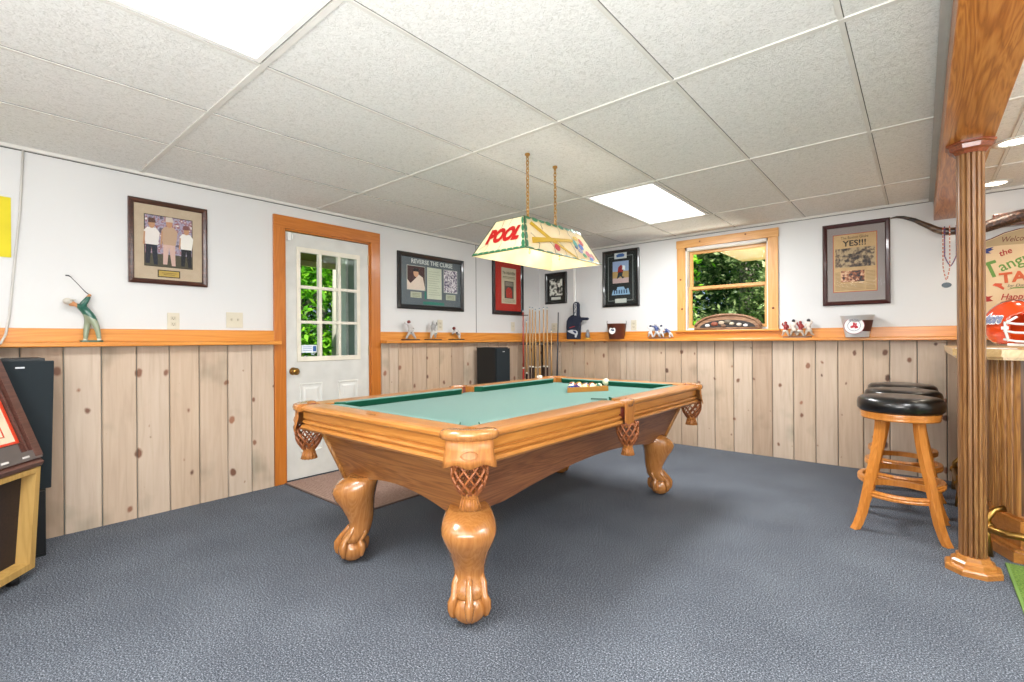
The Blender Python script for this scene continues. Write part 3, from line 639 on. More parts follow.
# corner pockets
def pocket(x, y, ang, corner=True):
    """local frame: outward = +x, then turned by ang"""
    M = Matrix.Translation((x, y, 0)) @ Matrix.Rotation(ang, 4, 'Z')
    root = bpy.data.objects.new('pocket', None); C.objects.link(root); root.parent = tb; root.matrix_local = M
    def arc(r, z, a, fl=0): return [((r+fl)*math.cos(math.radians(t)), (r+fl)*math.sin(math.radians(t)), z) for t in a]
    if corner:
        A = [-100+200*i/20 for i in range(21)]; ro = .148
        # quarter ring cap over the rail corner
        b = MB(); rs = []
        for t_ in [-50+100*i/16 for i in range(17)]:
            c_, s_ = math.cos(math.radians(t_)), math.sin(math.radians(t_)); 
            rs.append([(q*c_, q*s_, z) for q, z in ((.075, .770), (.073, .800), (.085, .808), (.13, .809), (.146, .803), (.150, .792), (.147, .776), (.135, .768))])
        b.rings(rs, True, True).build('pocket_cap', LEGW, root)
        b = MB(); rs = []
        for i in range(17):
            t_ = -43+86*i/16; c_, s_ = math.cos(math.radians(t_)), math.sin(math.radians(t_)); fl = .010*(abs(t_)/43)**3
            zb = .672-.008*math.cos(i*PI/4)
            rs.append([(q*c_, q*s_, z) for q, z in ((.136, .770), (.138, .73), (.141+fl*.5, .70), (.146+fl, zb), (.141+fl, zb), (.136+fl*.4, .70), (.131, .73), (.130, .770))])
        b.mat(LEATHER).rings(rs, True, True)
        b.tube([(.139*math.cos(a), .139*math.sin(a)*.5, .72+.0*a) for a in ()] or [(.14, -.035, .715), (.1415, -.02, .728), (.142, 0, .732), (.1415, .02, .728), (.14, .035, .715), (.1415, .02, .702), (.142, 0, .698), (.1415, -.02, .702)], .0022, 5, closed=True)
        b.build('leather_shield', None, root)
        cx = .07; rn = .066
    else:
        b = MB(); b.mat(LEATHER)
        pr = [(-.035, .800), (-.03, .808), (.012, .807), (.016, .79), (.010, .70), (.014, .655), (.008, .655), (.003, .70), (.004, .785), (-.035, .79)]
        b.prism(pr, lambda u, z: (u, -.05, z), lambda u, z: (u, .05, z)).build('leather_shield', None, root)
        b = MB(); b.rings([[(q*math.cos(math.radians(t_))-.05, q*math.sin(math.radians(t_)), z) for q, z in ((.055, .80), (.058, .808), (.075, .808), (.08, .80), (.07, .77), (.055, .77))] for t_ in [-90+180*i/12 for i in range(13)]], True, True).build('pocket_cap', LEGW, root)
        cx = -.005; rn = .056
    # liner ring and dark cup
    b = MB(); hc = cx-.055 if corner else -.07
    b.mat(flat('#6e2c1c', .5)); rs = []
    for t_ in [-100+200*i/16 for i in range(17)]:
        c_, s_ = math.cos(math.radians(t_)), math.sin(math.radians(t_)); rs.append([(hc+.03*0+.064*c_*1.0, .064*s_, .70), (hc+.064*c_, .064*s_, .798), (hc+.058*c_, .058*s_, .798), (hc+.058*c_, .058*s_, .70)])
    b.rings(rs, True, True).build('pocket_liner', None, root)
    # woven net
    b = MB(); b.mat(NETM); zt, zb = .672, .55; N = 10
    def rad(z):
        t_ = (zt-z)/(zt-zb); return rn*(1+.12*math.sin(t_*PI)-.52*t_**2.2)
    for s in (1, -1):
        for k in range(N):
            path = []
            for i in range(9):
                z = zt+.012-(zt+.012-zb)*i/8; a = 2*PI*k/N+s*i*2*PI/N*.30; rr = rad(min(z, zt)); path.append((cx+rr*math.cos(a), rr*math.sin(a), z))
            b.tube(path, .0068, 5, sq=.6)
    b.tube([(cx+rad(zt)*math.cos(2*PI*i/16), rad(zt)*math.sin(2*PI*i/16), zt) for i in range(16)], .005, 5, closed=True)
    b.build('woven_net', None, root)
    b = MB(); b.mat(LEATHER); b.lathe([(rn*.58, zb+.012), (rn*.6, zb), (rn*.42, zb-.012), (rn*.46, zb-.03), (rn*.62, zb-.055), (rn*.5, zb-.055)], (cx, 0, 0), 14)
    for k in range(14):
        a = 2*PI*k/14; b.tube([(cx+rn*.44*math.cos(a), rn*.44*math.sin(a), zb-.012), (cx+rn*.64*math.cos(a), rn*.64*math.sin(a), zb-.056)], .003, 4)
    b.build('net_tassel', None, root)
    return root
for sx, sy, a in ((1, -1, -45), (1, 1, 45), (-1, 1, 135), (-1, -1, 225)):
    pocket(sx*(hx-.125), sy*(hy-.125), math.radians(a))
pocket(hx, 0, 0, False); pocket(-hx, 0, PI, False)
# name plate inlaid in the near rail
MB().box((-.03, -hy+.05, .8025), (.03, -hy+.062, .8045)).build('inlaid_plate', flat('#7a5a38', .3, .5), tb)
# cabinet: flared box with arched lower edges
def cab():
    tx, ty, bx_, by_ = .585, 1.15, .47, 1.06; zt, zb = .675, .386
    for side in range(4):
        m = MB(); n = 24; 
        m.mat((CABX if side % 2 == 0 else CABY))
        L_t = (tx if side % 2 == 0 else ty); L_b = (bx_ if side % 2 == 0 else by_); D_t = (ty if side % 2 == 0 else tx); D_b = (by_ if side % 2 == 0 else bx_)
        if side % 2 == 0: arch = .06
        else: arch = .075
        rs = []
        for i in range(n+1):
            s = -1+2*i/n; q = abs(s)
            e = 0 if q > .72 else arch*math.cos(q/.72*PI/2)**.8
            zl = zb+e; f = (zl-zb)/(zt-zb)
            def pt(sv, z, th):
                f = (z-zb)/(zt-zb); L_ = L_b+(L_t-L_b)*f; D_ = D_b+(D_t-D_b)*f-th
                u, v = sv*(L_-0), -D_
                a = side*PI/2; return (u*math.cos(a)-v*math.sin(a), u*math.sin(a)+v*math.cos(a), z)
            rs.append([pt(s, zt, 0), pt(s, zl, 0), pt(s*.97, zl, .025), pt(s*.97, zt, .025)])
        m.rings(rs, True, False)
        m.build('side_panel', None, tb)
    # corner strips
    for sx in (1, -1):
        for sy in (1, -1):
            MB().tube([(sx*(bx_+.002), sy*(by_+.002), zb-.003), (sx*(tx+.002), sy*(ty+.002), zt)], .013, 6).build('corner_trim', OAKZ, tb)
    MB().box((-tx+.02, -ty+.02, .62), (tx-.02, ty-.02, .74)).build('slate_frame', flat('#4a3626'), tb)
cab()
# carved claw and ball legs
for o in [x for x in bpy.data.objects if x.parent == tb]:
    o.location = o.location*TS+Vector((0, 0, TZ)); o.scale = (TS,)*3
def make_leg(sx, sy):
    m = MB(); m.mat(LEGW); ang = math.atan2(sy, sx)
    cx, cy = (sx*.425+.078, -1.045) if sy < 0 else (sx*.437-.005, .985)
    prof = [(.450, -.052, .078, .084), (.430, -.032, .095, .100), (.412, -.015, .103, .109), (.393, -.005, .108, .113), (.37, .002, .110, .115), (.333, .000, .100, .104), (.292, -.010, .088, .090), (.248, -.022, .074, .076), (.21, -.030, .062, .066), (.175, -.026, .058, .063), (.145, -.010, .064, .070), (.12, .008, .064, .070), (.10, .014, .045, .05)]
    rs = []; n = 20
    for z, off, a, b in prof:
        ring = []
        for k in range(n):
            t_ = 2*PI*k/n; c_, s_ = math.cos(t_), math.sin(t_); p = .8 if z > .3 else 1
            u = off+a*math.copysign(abs(c_)**p, c_); v = b*math.copysign(abs(s_)**p, s_)
            ring.append((cx+u*math.cos(ang)-v*math.sin(ang), cy+u*math.sin(ang)+v*math.cos(ang), z))
        rs.append(ring)
    m.rings(rs, True, True)
    def W(u, v, z): return (cx+u*math.cos(ang)-v*math.sin(ang), cy+u*math.sin(ang)+v*math.cos(ang), z)
    for az in (0, 68, -68, 140, -140):
        a = math.radians(az); c_, s_ = math.cos(a), math.sin(a); o = .016
        path = [W(-.03+.040*c_, .045*s_, .205), W(-.012+.058*c_, .062*s_, .155), W(o+.062*c_, .064*s_, .120), W(o+.076*c_, .074*s_, .096), W(o+.080*c_, .079*s_, .070), W(o+.076*c_, .075*s_, .048), W(o+.067*c_, .066*s_, .032)]
        m.tube(path, [.010, .016, .016, .020, .016, .012, .004], 8)
    bb = MB(); q = W(.016, 0, .064); bb.ball(q, .072, 24, 16, (1, 1, .885))
    o = m.build('leg', None, tb); bb.build('carved_ball', LEGW, o)
for sx in (1, -1):
    for sy in (1, -1): make_leg(sx, sy)

# rack and balls: front side runs nearly parallel to the picture
RA = Vector((-1.967, 2.94))*TS; RB = Vector((-1.807, 3.225))*TS; RB = RA+(RB-RA).normalized()*.335
u2 = (RB-RA).normalized(); n2 = Vector((-u2.y, u2.x)); bed = .762*TS+TZ+.0005
apx = RA+u2*.1675+n2*.290
rk = empty('billiard_rack', ((RA.x+RB.x)/2, (RA.y+RB.y)/2, bed), 'triangular wooden ball rack lying on the green cloth', 'rack')
def offtri(d):
    ctr = (RA+RB+apx)/3; out = []
    for p in (RA, RB, apx):
        v = p-ctr; out.append(ctr+v*(1-d/v.length))
    return out
b = MB(); o1, i1 = offtri(0), offtri(.016); L0 = Vector(rk.location)
b.rings([[(p.x-L0.x, p.y-L0.y, z) for p, z in ((o1[k], .001), (o1[k], .036), (i1[k], .036), (i1[k], .001))] for k in range(3)], False, False, True)
b.build('rack_frame', flat('#b87a30', .35, coat=.4), rk)
ballc = ['#c9a020', '#1f3a7c', '#a03020', '#4a2a66', '#c8642a', '#1f5a3c', '#6a1f24', '#161616', '#c9a020', '#1f3a7c', '#a03020', '#4a2a66', '#c8642a', '#1f5a3c', '#6a1f24']
order = [9, 11, 8, 14, 13, 1, 10, 3, 12, 6, 2, 7, 4, 0, 5]
cn = ['yellow', 'blue', 'red', 'purple', 'orange', 'green', 'maroon', 'black', 'yellow', 'blue', 'red', 'purple', 'orange', 'green', 'maroon']
rowname = ['front', 'second', 'middle', 'fourth', 'back']
k = 0; IV = flat('#e9dcb8', .15, coat=.6); inner = offtri(.024)
ia = RA+u2*.042+n2*.030; bd = .0575
pos_name = {0: 'at the left end', 1: 'second from the left', 2: 'in the middle', 3: 'second from the right', 4: 'at the right end'}
for row in range(5):
    for i in range(5-row):
        p = RA+u2*(.1675+(i-(4-row)/2)*.0565)+n2*(.0475+row*.0489); n_ = order[k]; k += 1
        b = MB(); r_ = .028; st = n_ >= 8; cm = flat(ballc[n_], .12, coat=.7)
        b.mat(IV if st else cm).ball((0, 0, 0), r_, 16, 12)
        # stripe or number disc, by face material
        o = b.build('billiard_ball', None, None, (p.x, p.y, bed+r_+.001)); o.data.materials.append(cm); o.data.materials.append(IV)
        for f in o.data.polygons:
            c_ = f.center
            if st and abs(c_.z) < r_*.5: f.material_index = 1
            if c_.normalized().dot(Vector((.5, -.5, .7)).normalized()) > .93: f.material_index = 2
        o.rotation_euler = (.6*row+.4*i, .9*i-.3, 1.3*i)
        where = f'{pos_name[i] if row == 0 else ("number %d from the left" % (i+1))} of the {rowname[row]} row in the rack'
        if row == 0: where = f'{pos_name[i]} of the front row in the rack'
        elif row == 4: where = 'at the far point of the rack'
        else: where = f'{["first", "second", "third", "fourth"][i]} from the left in the {rowname[row]} row of the rack'
        tag(o, f'{cn[n_]} {"striped" if st else "solid"} billiard ball {where}', 'billiard ball', 'billiard balls in the triangular rack')
o = MB().mat(IV).ball((0, 0, 0), .0285, 20, 14).build('cue_ball', None, None, (-1.965, 3.50, bed+.0285))
tag(o, 'cream white cue ball on the cloth behind the right end of the rack', 'billiard ball')
# cue ball sits on line of sight over the rack's right end
# small white chalk cube on the far left rail
o = MB().mat(flat('#dcdcd4')).box((-.018, -.018, 0), (.018, .018, .022), .003).build('chalk_cube', None, None, (-2.568, 3.40, .8135))
tag(o, 'small white chalk block on the far rail of the pool table', 'chalk')
# bridge-like dark chalk on near rail by side pocket
o = MB().mat(flat('#1d4a3c')).box((-.045, -.008, 0), (.045, .008, .008), .002).build('score_pencil', None, None, (-1.374, 2.37, .8137), .4)
tag(o, 'dark green pencil lying on the rail beside the side pocket', 'pencil')

# ---------------------------------------------------------------- hanging lamp
LX, LY = -1.83, 2.44
lp = empty('hanging_pool_lamp', (LX, LY, 1.65), 'art glass pool table lamp reading POOL, hung on brass chains', 'pendant lamp')
bw, bl, tw, tl, lh = .203, .402, .105, .295, .208
def face(side, s, f, out=.0):
    """s in -1..1 along the face, f 0 bottom..1 top"""
    L_ = ((bw, tw) if side in 'SN' else (bl, tl)); D = ((bl, tl) if side in 'SN' else (bw, tw))
    a = L_[0]+(L_[1]-L_[0])*f; d = D[0]+(D[1]-D[0])*f; sl = math.atan2(D[0]-D[1], lh); d += out*math.cos(sl); z = lh*f+out*math.sin(sl)
    return {'S': (s*a, -d, z), 'N': (-s*a, d, z), 'E': (d, s*a, z), 'W': (-d, -s*a, z)}[side]
b = MB()
for sd in 'SNEW':
    b.prism([(-1, 0), (1, 0), (1, 1), (-1, 1)], lambda s, f: face(sd, s, f, 0), lambda s, f: face(sd, s, f, -.004))
b.mat(SHADE); b.mi = [0]*len(b.f)
b.build('lamp_shade', None, lp)
GL = flat('#2c7a52', .3, coat=.3); LEAD = flat('#3a3428', .4, .4)
def strip(b, sd, pts, w, out=.003):
    """thin flat ribbon following (s,f) points on a face"""
    P_ = [Vector(face(sd, *p, out)) for p in pts]; b.tube(P_, w, 4, sq=.5)
b = MB(); b.mat(flat('#3f5a34', .4))
for sd in 'SNEW':
    strip(b, sd, [(-1, 0), (1, 0)], .0045); strip(b, sd, [(-1, 1), (1, 1)], .0035); strip(b, sd, [(-1, 0), (-1, 1)], .004)
b.build('lead_edging', None, lp)
b = MB(); b.mat(LEAD)
for pts in ([(-.6, 0), (-.55, .25), (-.75, .5), (-.85, .75)], [(-.05, .0), (.05, .25), (-.02, .4)], [(.55, 0), (.65, .2), (.6, .35)], [(-.35, 1), (-.3, .8), (-.35, .7)], [(.25, 1), (.15, .85), (.1, .75)], [(-.9, .15), (-.6, .3)]): strip(b, 'S', pts, .0012)
for pts in ([(-.72, 0), (-.66, .2), (-.75, .4), (-.85, .5)], [(-.3, 0), (-.28, .22), (-.42, .45), (-.4, .62)], [(0, 0), (.02, .3), (-.1, .5)], [(-.45, 1), (-.5, .85), (-.48, .72)], [(.05, 1), (.1, .8), (.05, .7)], [(.3, .0), (.35, .3), (.3, .6)], [(.45, 1), (.4, .8), (.5, .6)]):
    strip(b, 'E', pts, .0012); strip(b, 'W', [(-s, f) for s, f in pts], .0012)
b.build('lead_lines', None, lp)
b = MB(); b.mat(GL)
def leafblob(sd, s, f, w, h):
    q = [(s+w*math.cos(a*PI/4), f+h*math.sin(a*PI/4)) for a in range(8)]
    b.raw([face(sd, *p, .0045) for p in q], [list(range(8))])
for k in range(4): leafblob('S', .93, .14+.24*k, .07, .12); leafblob('E', -.97, .14+.24*k, .03, .12)
for k in range(9): leafblob('E', -.9+.225*k, .97, .10, .045*(1+.5*(k % 2))); leafblob('S', -.9+.225*k, .03, .12, .035)
for k in range(9): leafblob('E', -.9+.225*k, .02, .09, .02)
b.build('green_glass_border', None, lp)
# POOL lettering on the short face
sl = math.atan2(bl-tl, lh)
fl_ = math.hypot(lh, bl-tl)
def on_face(sd, s, f, out=.006): return face(sd, s, f, out)
RED = flat('#b3201c', .7, spec=.2)
o = text('POOL', .125, 'pool_lettering', RED, lp, on_face('S', -.02, .48), rot=(PI/2-sl, 0, 0), bold=.008, shear=.25, width=.25)
b = MB(); 
def fpoly(b, sd, q, out=.0055): b.raw([face(sd, *p, out) for p in q]+[face(sd, *p, out-.002) for p in q], [list(range(len(q)))]+[[i, (i+1) % len(q), len(q)+(i+1) % len(q), len(q)+i] for i in range(len(q))])
b.mat(flat('#c9a018', .7, spec=.2))
fpoly(b, 'E', [(-.86, .78), (-.80, .88), (-.35, .55), (.32, .02), (.28, .0), (-.42, .46)]); fpoly(b, 'E', [(-.84, .18), (-.84, .36), (-.3, .50), (.42, .64), (.42, .56), (-.3, .38)], .0065)
fpoly(b, 'W', [(.86, .78), (.80, .88), (.35, .55), (-.32, .02), (-.28, .0), (.42, .46)]); fpoly(b, 'W', [(.84, .18), (.84, .36), (.3, .50), (-.42, .64), (-.42, .56), (.3, .38)], .0065)
b.build('crossed_cue_emblem', None, lp)
b = MB(); b.mat(RED); q = [(-.2+.07*math.cos(a*PI/5), .23+.11*math.sin(a*PI/5)) for a in range(10)]; fpoly(b, 'E', q, .006); b.build('red_ball_emblem', None, lp)
b = MB()
for c_, s, f, w_, h_ in (('#3c9a8a', .47, .52, .06, .12), ('#3a62b0', .62, .45, .06, .1), ('#c04038', .72, .62, .05, .12), ('#d8b23c', .6, .72, .09, .06), ('#8a8aa8', .52, .3, .07, .07), ('#c05a6a', .73, .25, .06, .1), ('#5a84c0', .75, .1, .05, .06), ('#3c8a5a', .58, .18, .05, .07), ('#c98a8a', .84, .2, .04, .1), ('#304a80', .44, .4, .04, .06)):
    b.mat(flat(c_, .7, spec=.2)); fpoly(b, 'E', [(s+w_*math.cos(a*PI/4+.3), f+h_*math.sin(a*PI/4+.3)) for a in range(8)], .006); fpoly(b, 'W', [(-s+w_*math.cos(a*PI/4+.3), f+h_*math.sin(a*PI/4+.3)) for a in range(8)], .006)
b.build('coloured_glass_emblem', None, lp)
# frame bar, sockets, bulbs, finials
b = MB(); b.mat(BRASS).box((-tw, -.14, lh-.006), (tw, -.13, lh+.002)).box((-tw, .13, lh-.006), (tw, .14, lh+.002)).box((-.006, -tl, lh-.006), (.006, tl, lh+.002)); b.build('lamp_bar', None, lp)
bm_ = NT('lit_bulb'); bm_.b.inputs['Emission Color'].default_value = (1, .86, .66, 1); bm_.b.inputs['Emission Strength'].default_value = 2.5
for y in (-.16, .16):
    MB().mat(BRASS).lathe([(.018, .125), (.02, .16), (.012, lh-.004)], (0, y, 0), 12).build('bulb_socket', None, lp)
    MB().ball((0, y, .10), .03, 14, 10).build('light_bulb', bm_.m, lp)
    MB().mat(BRASS).lathe([(.003, .03), (.006, .036), (.003, .07)], (0, y+.05, 0), 8).build('finial', None, lp)
    la = bpy.data.lights.new('bulb_lamp', 'POINT'); la.energy = 3.2; la.color = (1, .90, .76); la.shadow_soft_size = .05
    lo = bpy.data.objects.new('bulb_lamp', la); C.objects.link(lo); lo.parent = lp; lo.location = (0, y, .05)
CH = flat('#b98d45', .35, .8)
for y in (-.150, .138):
    b = MB(); b.mat(CH); z = lh+.0; k = 0
    while z < H-1.65-.02:
        pts = []
        for a in range(10):
            t_ = 2*PI*a/10; u, v = .0085*math.cos(t_), .017*math.sin(t_)+z+.012
            pts.append((u if k % 2 else 0, y+(0 if k % 2 else u), v))
        b.tube(pts, .0028, 5, closed=True); z += .0235; k += 1
    b.mat(CH).lathe([(.016, H-1.65-.012), (.016, H-1.65-.004), (.008, H-1.65)], (0, y, 0), 10)
    b.xf(Matrix.Translation((.02, 0, 0)))
    b.build('chain', None, lp)

# ---------------------------------------------------------------- post, beam
x0, x1 = .085, .275
bmr = empty('trim_12', (.18, YB, 2.10), 'oak box beam crossing the ceiling at the upper right', 'beam'); bmr['kind'] = 'structure'
MB().box((-.095, -YB+YF, 0), (.095, -.001, .02), .003).box((-.095, -YB+YF, .02), (-.075, -.001, .155)).box((.075, -YB+YF, .02), (.095, -.001, .18)).build('beam_box', BEAMY, bmr)
MB().box((-.125, -YB+YF, .155), (-.095, -.001, .159)).box((-.099, -YB+YF, .135), (-.095, -.001, .159)).build('edge_angle', flat('#b5b5ae', .5), bmr)
MB().box((-.095, -YB+YF, .155), (-.075, -.001, .18)).build('beam_filler', flat('#b5b5ae', .5), bmr)
ps = empty('wooden_post', (.19, 3.27, 0), 'fluted round oak post with stepped octagonal base beside the bar', 'post'); ps['kind'] = 'structure'
# capital mismatch-free: fluted shaft
def flute(r0, n=16, per=5):
    out = []
    for k in range(n*per):
        a = 2*PI*k/(n*per); ph = (k % per)/per; out.append((a, r0-(.013 if not ph else .002*abs(ph-.5))))
    return out
fp = flute(.053); b = MB()
b.rings([[(r*math.cos(a), r*math.sin(a), z) for a, r in fp] for z in (.07, 2.075)], False, False).build('fluted_shaft', BEAMZ, ps)
def octo(r, z): return [(r*math.cos(PI/8+k*PI/4), r*math.sin(PI/8+k*PI/4), z) for k in range(8)]
b = MB(); b.rings([octo(.112, 0), octo(.112, .022), octo(.106, .03), octo(.088, .034), octo(.086, .05), octo(.076, .058), octo(.07, .06), octo(.066, .078), octo(.05, .08)], True, False).build('stepped_base', OAKX, ps)
b = MB(); b.rings([octo(.06, 2.045), octo(.07, 2.06), octo(.082, 2.066), octo(.088, 2.085), octo(.098, 2.09), octo(.098, 2.10)], True, False).build('capital', wood('red_oak_cap', '#5f2a10', '#7d3a18', '#944c22', 'x', 1, .3, .4), ps)

# recessed downlights
for (x, y), lab in zip(((.42, 4.01), (.42, 5.0)), ('recessed round downlight above the bar, nearer the camera', 'recessed round downlight above the bar, close to the window wall')):
    r = empty('recessed_downlight', (x, y, H), lab, 'ceiling light', 'recessed downlights over the bar')
    MB().lathe([(.095, -.001), (.095, -.006), (.07, -.008), (.066, -.001)], (0, 0, 0), 24, False).build('trim_ring', flat('#d8d8d4'), r)
    dm = NT('downlight_lens'); dm.b.inputs['Emission Color'].default_value = (1, .93, .8, 1); dm.b.inputs['Emission Strength'].default_value = 8
    MB().lathe([(.066, -.003), (.03, -.006)], (0, 0, 0), 20).build('lens', dm.m, r)
    la = bpy.data.lights.new('downlight_lamp', 'SPOT'); la.energy = 14; la.spot_size = 2.0; la.spot_blend = .6; la.color = (1, .88, .7); la.shadow_soft_size = .05
    lo = bpy.data.objects.new('downlight_lamp', la); C.objects.link(lo); lo.parent = r; lo.location = (0, 0, -.02)

# ---------------------------------------------------------------- bar
bar = empty('home_bar', (.3, 5.15, 0), 'oak home bar with fluted pilasters, angled corner and light wooden counter', 'bar')
BO = Vector((.3, 5.15, 0))
def loc(pts): return [(x-BO.x, y-BO.y) for x, y in pts]
body = [(.31, 5.10), (.31, 3.78), (.395, 3.625), (1.9, 3.625), (1.9, 5.10)]
BAR1 = wood('bar_dark_oak', '#3c2412', '#58361c', '#6e4a2a', 'z', .8, .4, .2)
MB().mat(BAR1).zprism(loc(body), .10, 1.035).build('bar_body', None, bar)
MB().mat(OAKY).zprism(loc([(.25, 5.10), (.25, 3.74), (.355, 3.52), (1.95, 3.52), (1.95, 5.10)]), .0, .05).zprism(loc([(.262, 5.10), (.262, 3.75), (.362, 3.535), (1.94, 3.535), (1.94, 5.1)]), .05, .065).zprism(loc([(.285, 5.10), (.285, 3.765), (.385, 3.565), (1.92, 3.565), (1.92, 5.10)]), .065, .20).zprism(loc([(.295, 5.1), (.295, 3.77), (.4, 3.58), (1.91, 3.58), (1.91, 5.1)]), .20, .215).build('plinth', None, bar)
top = loc([(.14, 5.095), (.14, 3.78), (.315, 3.50), (1.98, 3.50), (1.98, 5.095)])
TOPM = wood('pale_counter_wood', '#b08a54', '#cdab76', '#dcbe8c', 'y', .6, .3, .5, .6)
MB().mat(TOPM).zprism(top, 1.045, 1.085).zprism(loc([(.155, 5.095), (.155, 3.785), (.322, 3.515), (1.96, 3.515), (1.96, 5.095)]), 1.03, 1.045).build('counter_top', None, bar)
# pilasters with flutes on the chamfered corner, slatted panel on the end
def pil(p, q, w, off=.018, nm='pilaster'):
    P0, Q0 = Vector(p), Vector(q); d = (Q0-P0).normalized(); n = Vector((d.y, -d.x)); 
    if n.dot(Vector((-1, -1))) < 0: n = -n
    m = P0; pts = []
    cs = [(0, 0), (0, off), (w*.2, off), (w*.26, off*.4), (w*.34, off), (w*.46, off), (w*.5, off*.4), (w*.54, off), (w*.66, off), (w*.74, off*.4), (w*.8, off), (w, off), (w, 0)]
    MB().mat(OAKZ).zprism(loc([tuple(P0+d*s+n*o) for s, o in cs]), .215, 1.03).build(nm, None, bar)
pil((.31, 3.78), (.395, 3.625), .07); pil((.395-.048, 3.625+.0875), (.395, 3.625), .10)
for y in (3.85, 4.3, 4.75): pil((.31, y+.1), (.31, y), .09)
b = MB(); b.mat(BAR1)
for k in range(26): b.box((.42, 3.605, .24+k*.03), (1.3, 3.625, .258+k*.03), .002)
b.xf(Matrix.Translation(-BO)); b.build('slatted_panel', None, bar)
# foot rail
fr = empty('brass_foot_rail', (.17, 4.4, 0), 'brass foot rail with ball brackets along the foot of the bar', 'foot rail')
FO = Vector((.17, 4.4, 0)); path = [(.19, 5.08, .15), (.19, 3.74, .15), (.205, 3.66, .15), (.29, 3.50, .15), (.325, 3.475, .15), (1.9, 3.475, .15)]
MB().mat(BRASS).tube([Vector(p)-FO for p in path], .019, 12).build('rail_tube', None, fr)
for (x, y), (dx, dy) in (((.19, 3.9), (1, 0)), ((.19, 4.45), (1, 0)), ((.19, 4.95), (1, 0)), ((.265, 3.55), (.8, .5)), ((.75, 3.475), (0, 1))):
    b = MB(); p = Vector((x, y, .15))-FO; d = Vector((dx, dy, 0)).normalized()
    b.ball(p, .03, 12, 8); b.tube([p, p+Vector((0, 0, .05)), p+d*.03+Vector((0, 0, .09)), p+d*.075+Vector((0, 0, .10))], [.016, .014, .013, .018], 8)
    dy and dx == 0 or b.tube([p, p+Vector((0, 0, -.05)), p+Vector((0, 0, -.149))], [.014, .012, .022], 8)
    b.build('rail_bracket', BRASS, fr)

# bar stools
def make_stool():
    r = empty('bar_stool', (0, 0, 0), 'x', 'bar stool', 'black cushioned oak bar stools along the bar')
    MB().lathe([(.16, .700), (.198, .703), (.212, .72), (.214, .75), (.208, .775), (.19, .79), (.14, .797), (.06, .795), (.001, .794)], (0, 0, 0), 36, False).build('seat_cushion', flat('#121212', .28, coat=.3), r)
    o = MB().lathe([(.17, .655), (.190, .658), (.194, .668), (.188, .674), (.196, .682), (.190, .688), (.198, .697), (.19, .703), (.15, .703)], (0, 0, 0), 36).build('seat_ring', STOOLW, r)
    for k in range(4):
        a = PI/4+k*PI/2; c_, s_ = math.cos(a), math.sin(a)
        prof = [(.125, .66), (.130, .60), (.142, .52), (.165, .42), (.195, .31), (.220, .20), (.245, .10), (.275, .03), (.295, .0)]
        b = MB(); rs = []
        for d, z in prof:
            wv, wt = (.016, .026-.005*(1-z/.66)); q = wv
            rs.append([((d+du)*c_-dv*s_, (d+du)*s_+dv*c_, z) for du, dv in ((-.017, -wt*.9), (.017, -wt*.9), (.017, wt*.9), (-.017, wt*.9))])
        b.rings(rs, True, False).build('leg', STOOLW, r)
    for k in range(4):
        a0 = k*PI/2+PI/4; z = .285 if k % 2 else .215; b = MB(); rs = []
        for i in range(13):
            a = a0+PI/2*i/12; R1 = .205
            rs.append([((R1+du)*math.cos(a), (R1+du)*math.sin(a), z+dz) for du, dz in ((-.02, -.018), (.004, -.018), (.008, -.008), (.004, -.002), (.008, .006), (.004, .018), (-.02, .018))])
        b.rings(rs, True, False).build('stretcher', STOOLW, r)
    return r
st = make_stool()
for i, (x, y, lab) in enumerate(((-.10, 3.76, 'nearest bar stool with black cushion and oak legs, beside the round post'), (-.10, 4.27, 'middle of the three bar stools, mostly hidden behind the nearest'), (-.115, 4.78, 'farthest bar stool of the row, closest to the window wall'))):
    o = st if i == 0 else copy_tree(st); o.location = (x, y, 0); o['label'] = lab

# helmet
hm = empty('football_helmet', (.40, 3.80, 1.086), 'orange football helmet with white face mask sitting on the bar counter', 'helmet')
hm.rotation_euler = (0, 0, math.radians(-48)); hm.scale = (1.14,)*3
b = MB(); OR = flat('#d8481a', .15, coat=.8); b.mat(OR)
rs = []; n = 28
# shell: open toward +x (face) and down
segs = 16
def shell(th, ph, q=1):
    # th around z from back(180) , ph from bottom (-50) to top(90)
    x = -.005+.125*q*math.cos(ph)*math.cos(th); y = .105*q*math.cos(ph)*math.sin(th); z = .115+.118*q*math.sin(ph); return (x, y, z)
verts, faces = [], []
for i in range(segs+1):
    ph = math.radians(-52+142*i/segs)
    row = []
    for j in range(n+1):
        lim = 62 if ph < math.radians(18) else (62-62*min(1, (math.degrees(ph)-18)/22))
        th = math.radians(lim+(360-2*lim)*j/n); row.append(shell(th, ph))
    verts += row
for i in range(segs):
    for j in range(n): faces.append([i*(n+1)+j, i*(n+1)+j+1, (i+1)*(n+1)+j+1, (i+1)*(n+1)+j])
b.raw(verts, faces, True); o = b.build('helmet_shell', None, hm)
sm = o.modifiers.new('s', 'SOLIDIFY'); sm.thickness = .008; sm.offset = -1
b = MB()
for w_, m in ((.02, flat('#e8e8e4', .2)), (.010, flat('#22346a', .2))):
    rs = []
    for i in range(20):
        ph = math.radians(45+125*i/19); q = 1.012 if w_ > .015 else 1.02
        x = -.005+.125*q*math.cos(ph); z = .115+.118*q*math.sin(ph); rs.append([(x, -w_, z), (x, w_, z)])
    b.mat(m); st_ = len(b.v); b.v += [p for r_ in rs for p in r_]
    for i in range(19): b.f.append([st_+2*i, st_+2*i+1, st_+2*i+3, st_+2*i+2]); b.mi.append(b.cur); b.sm.append(True)
b.build('centre_stripe', None, hm)
FM = flat('#e2e0dc', .25, coat=.4)
b = MB(); b.mat(FM)
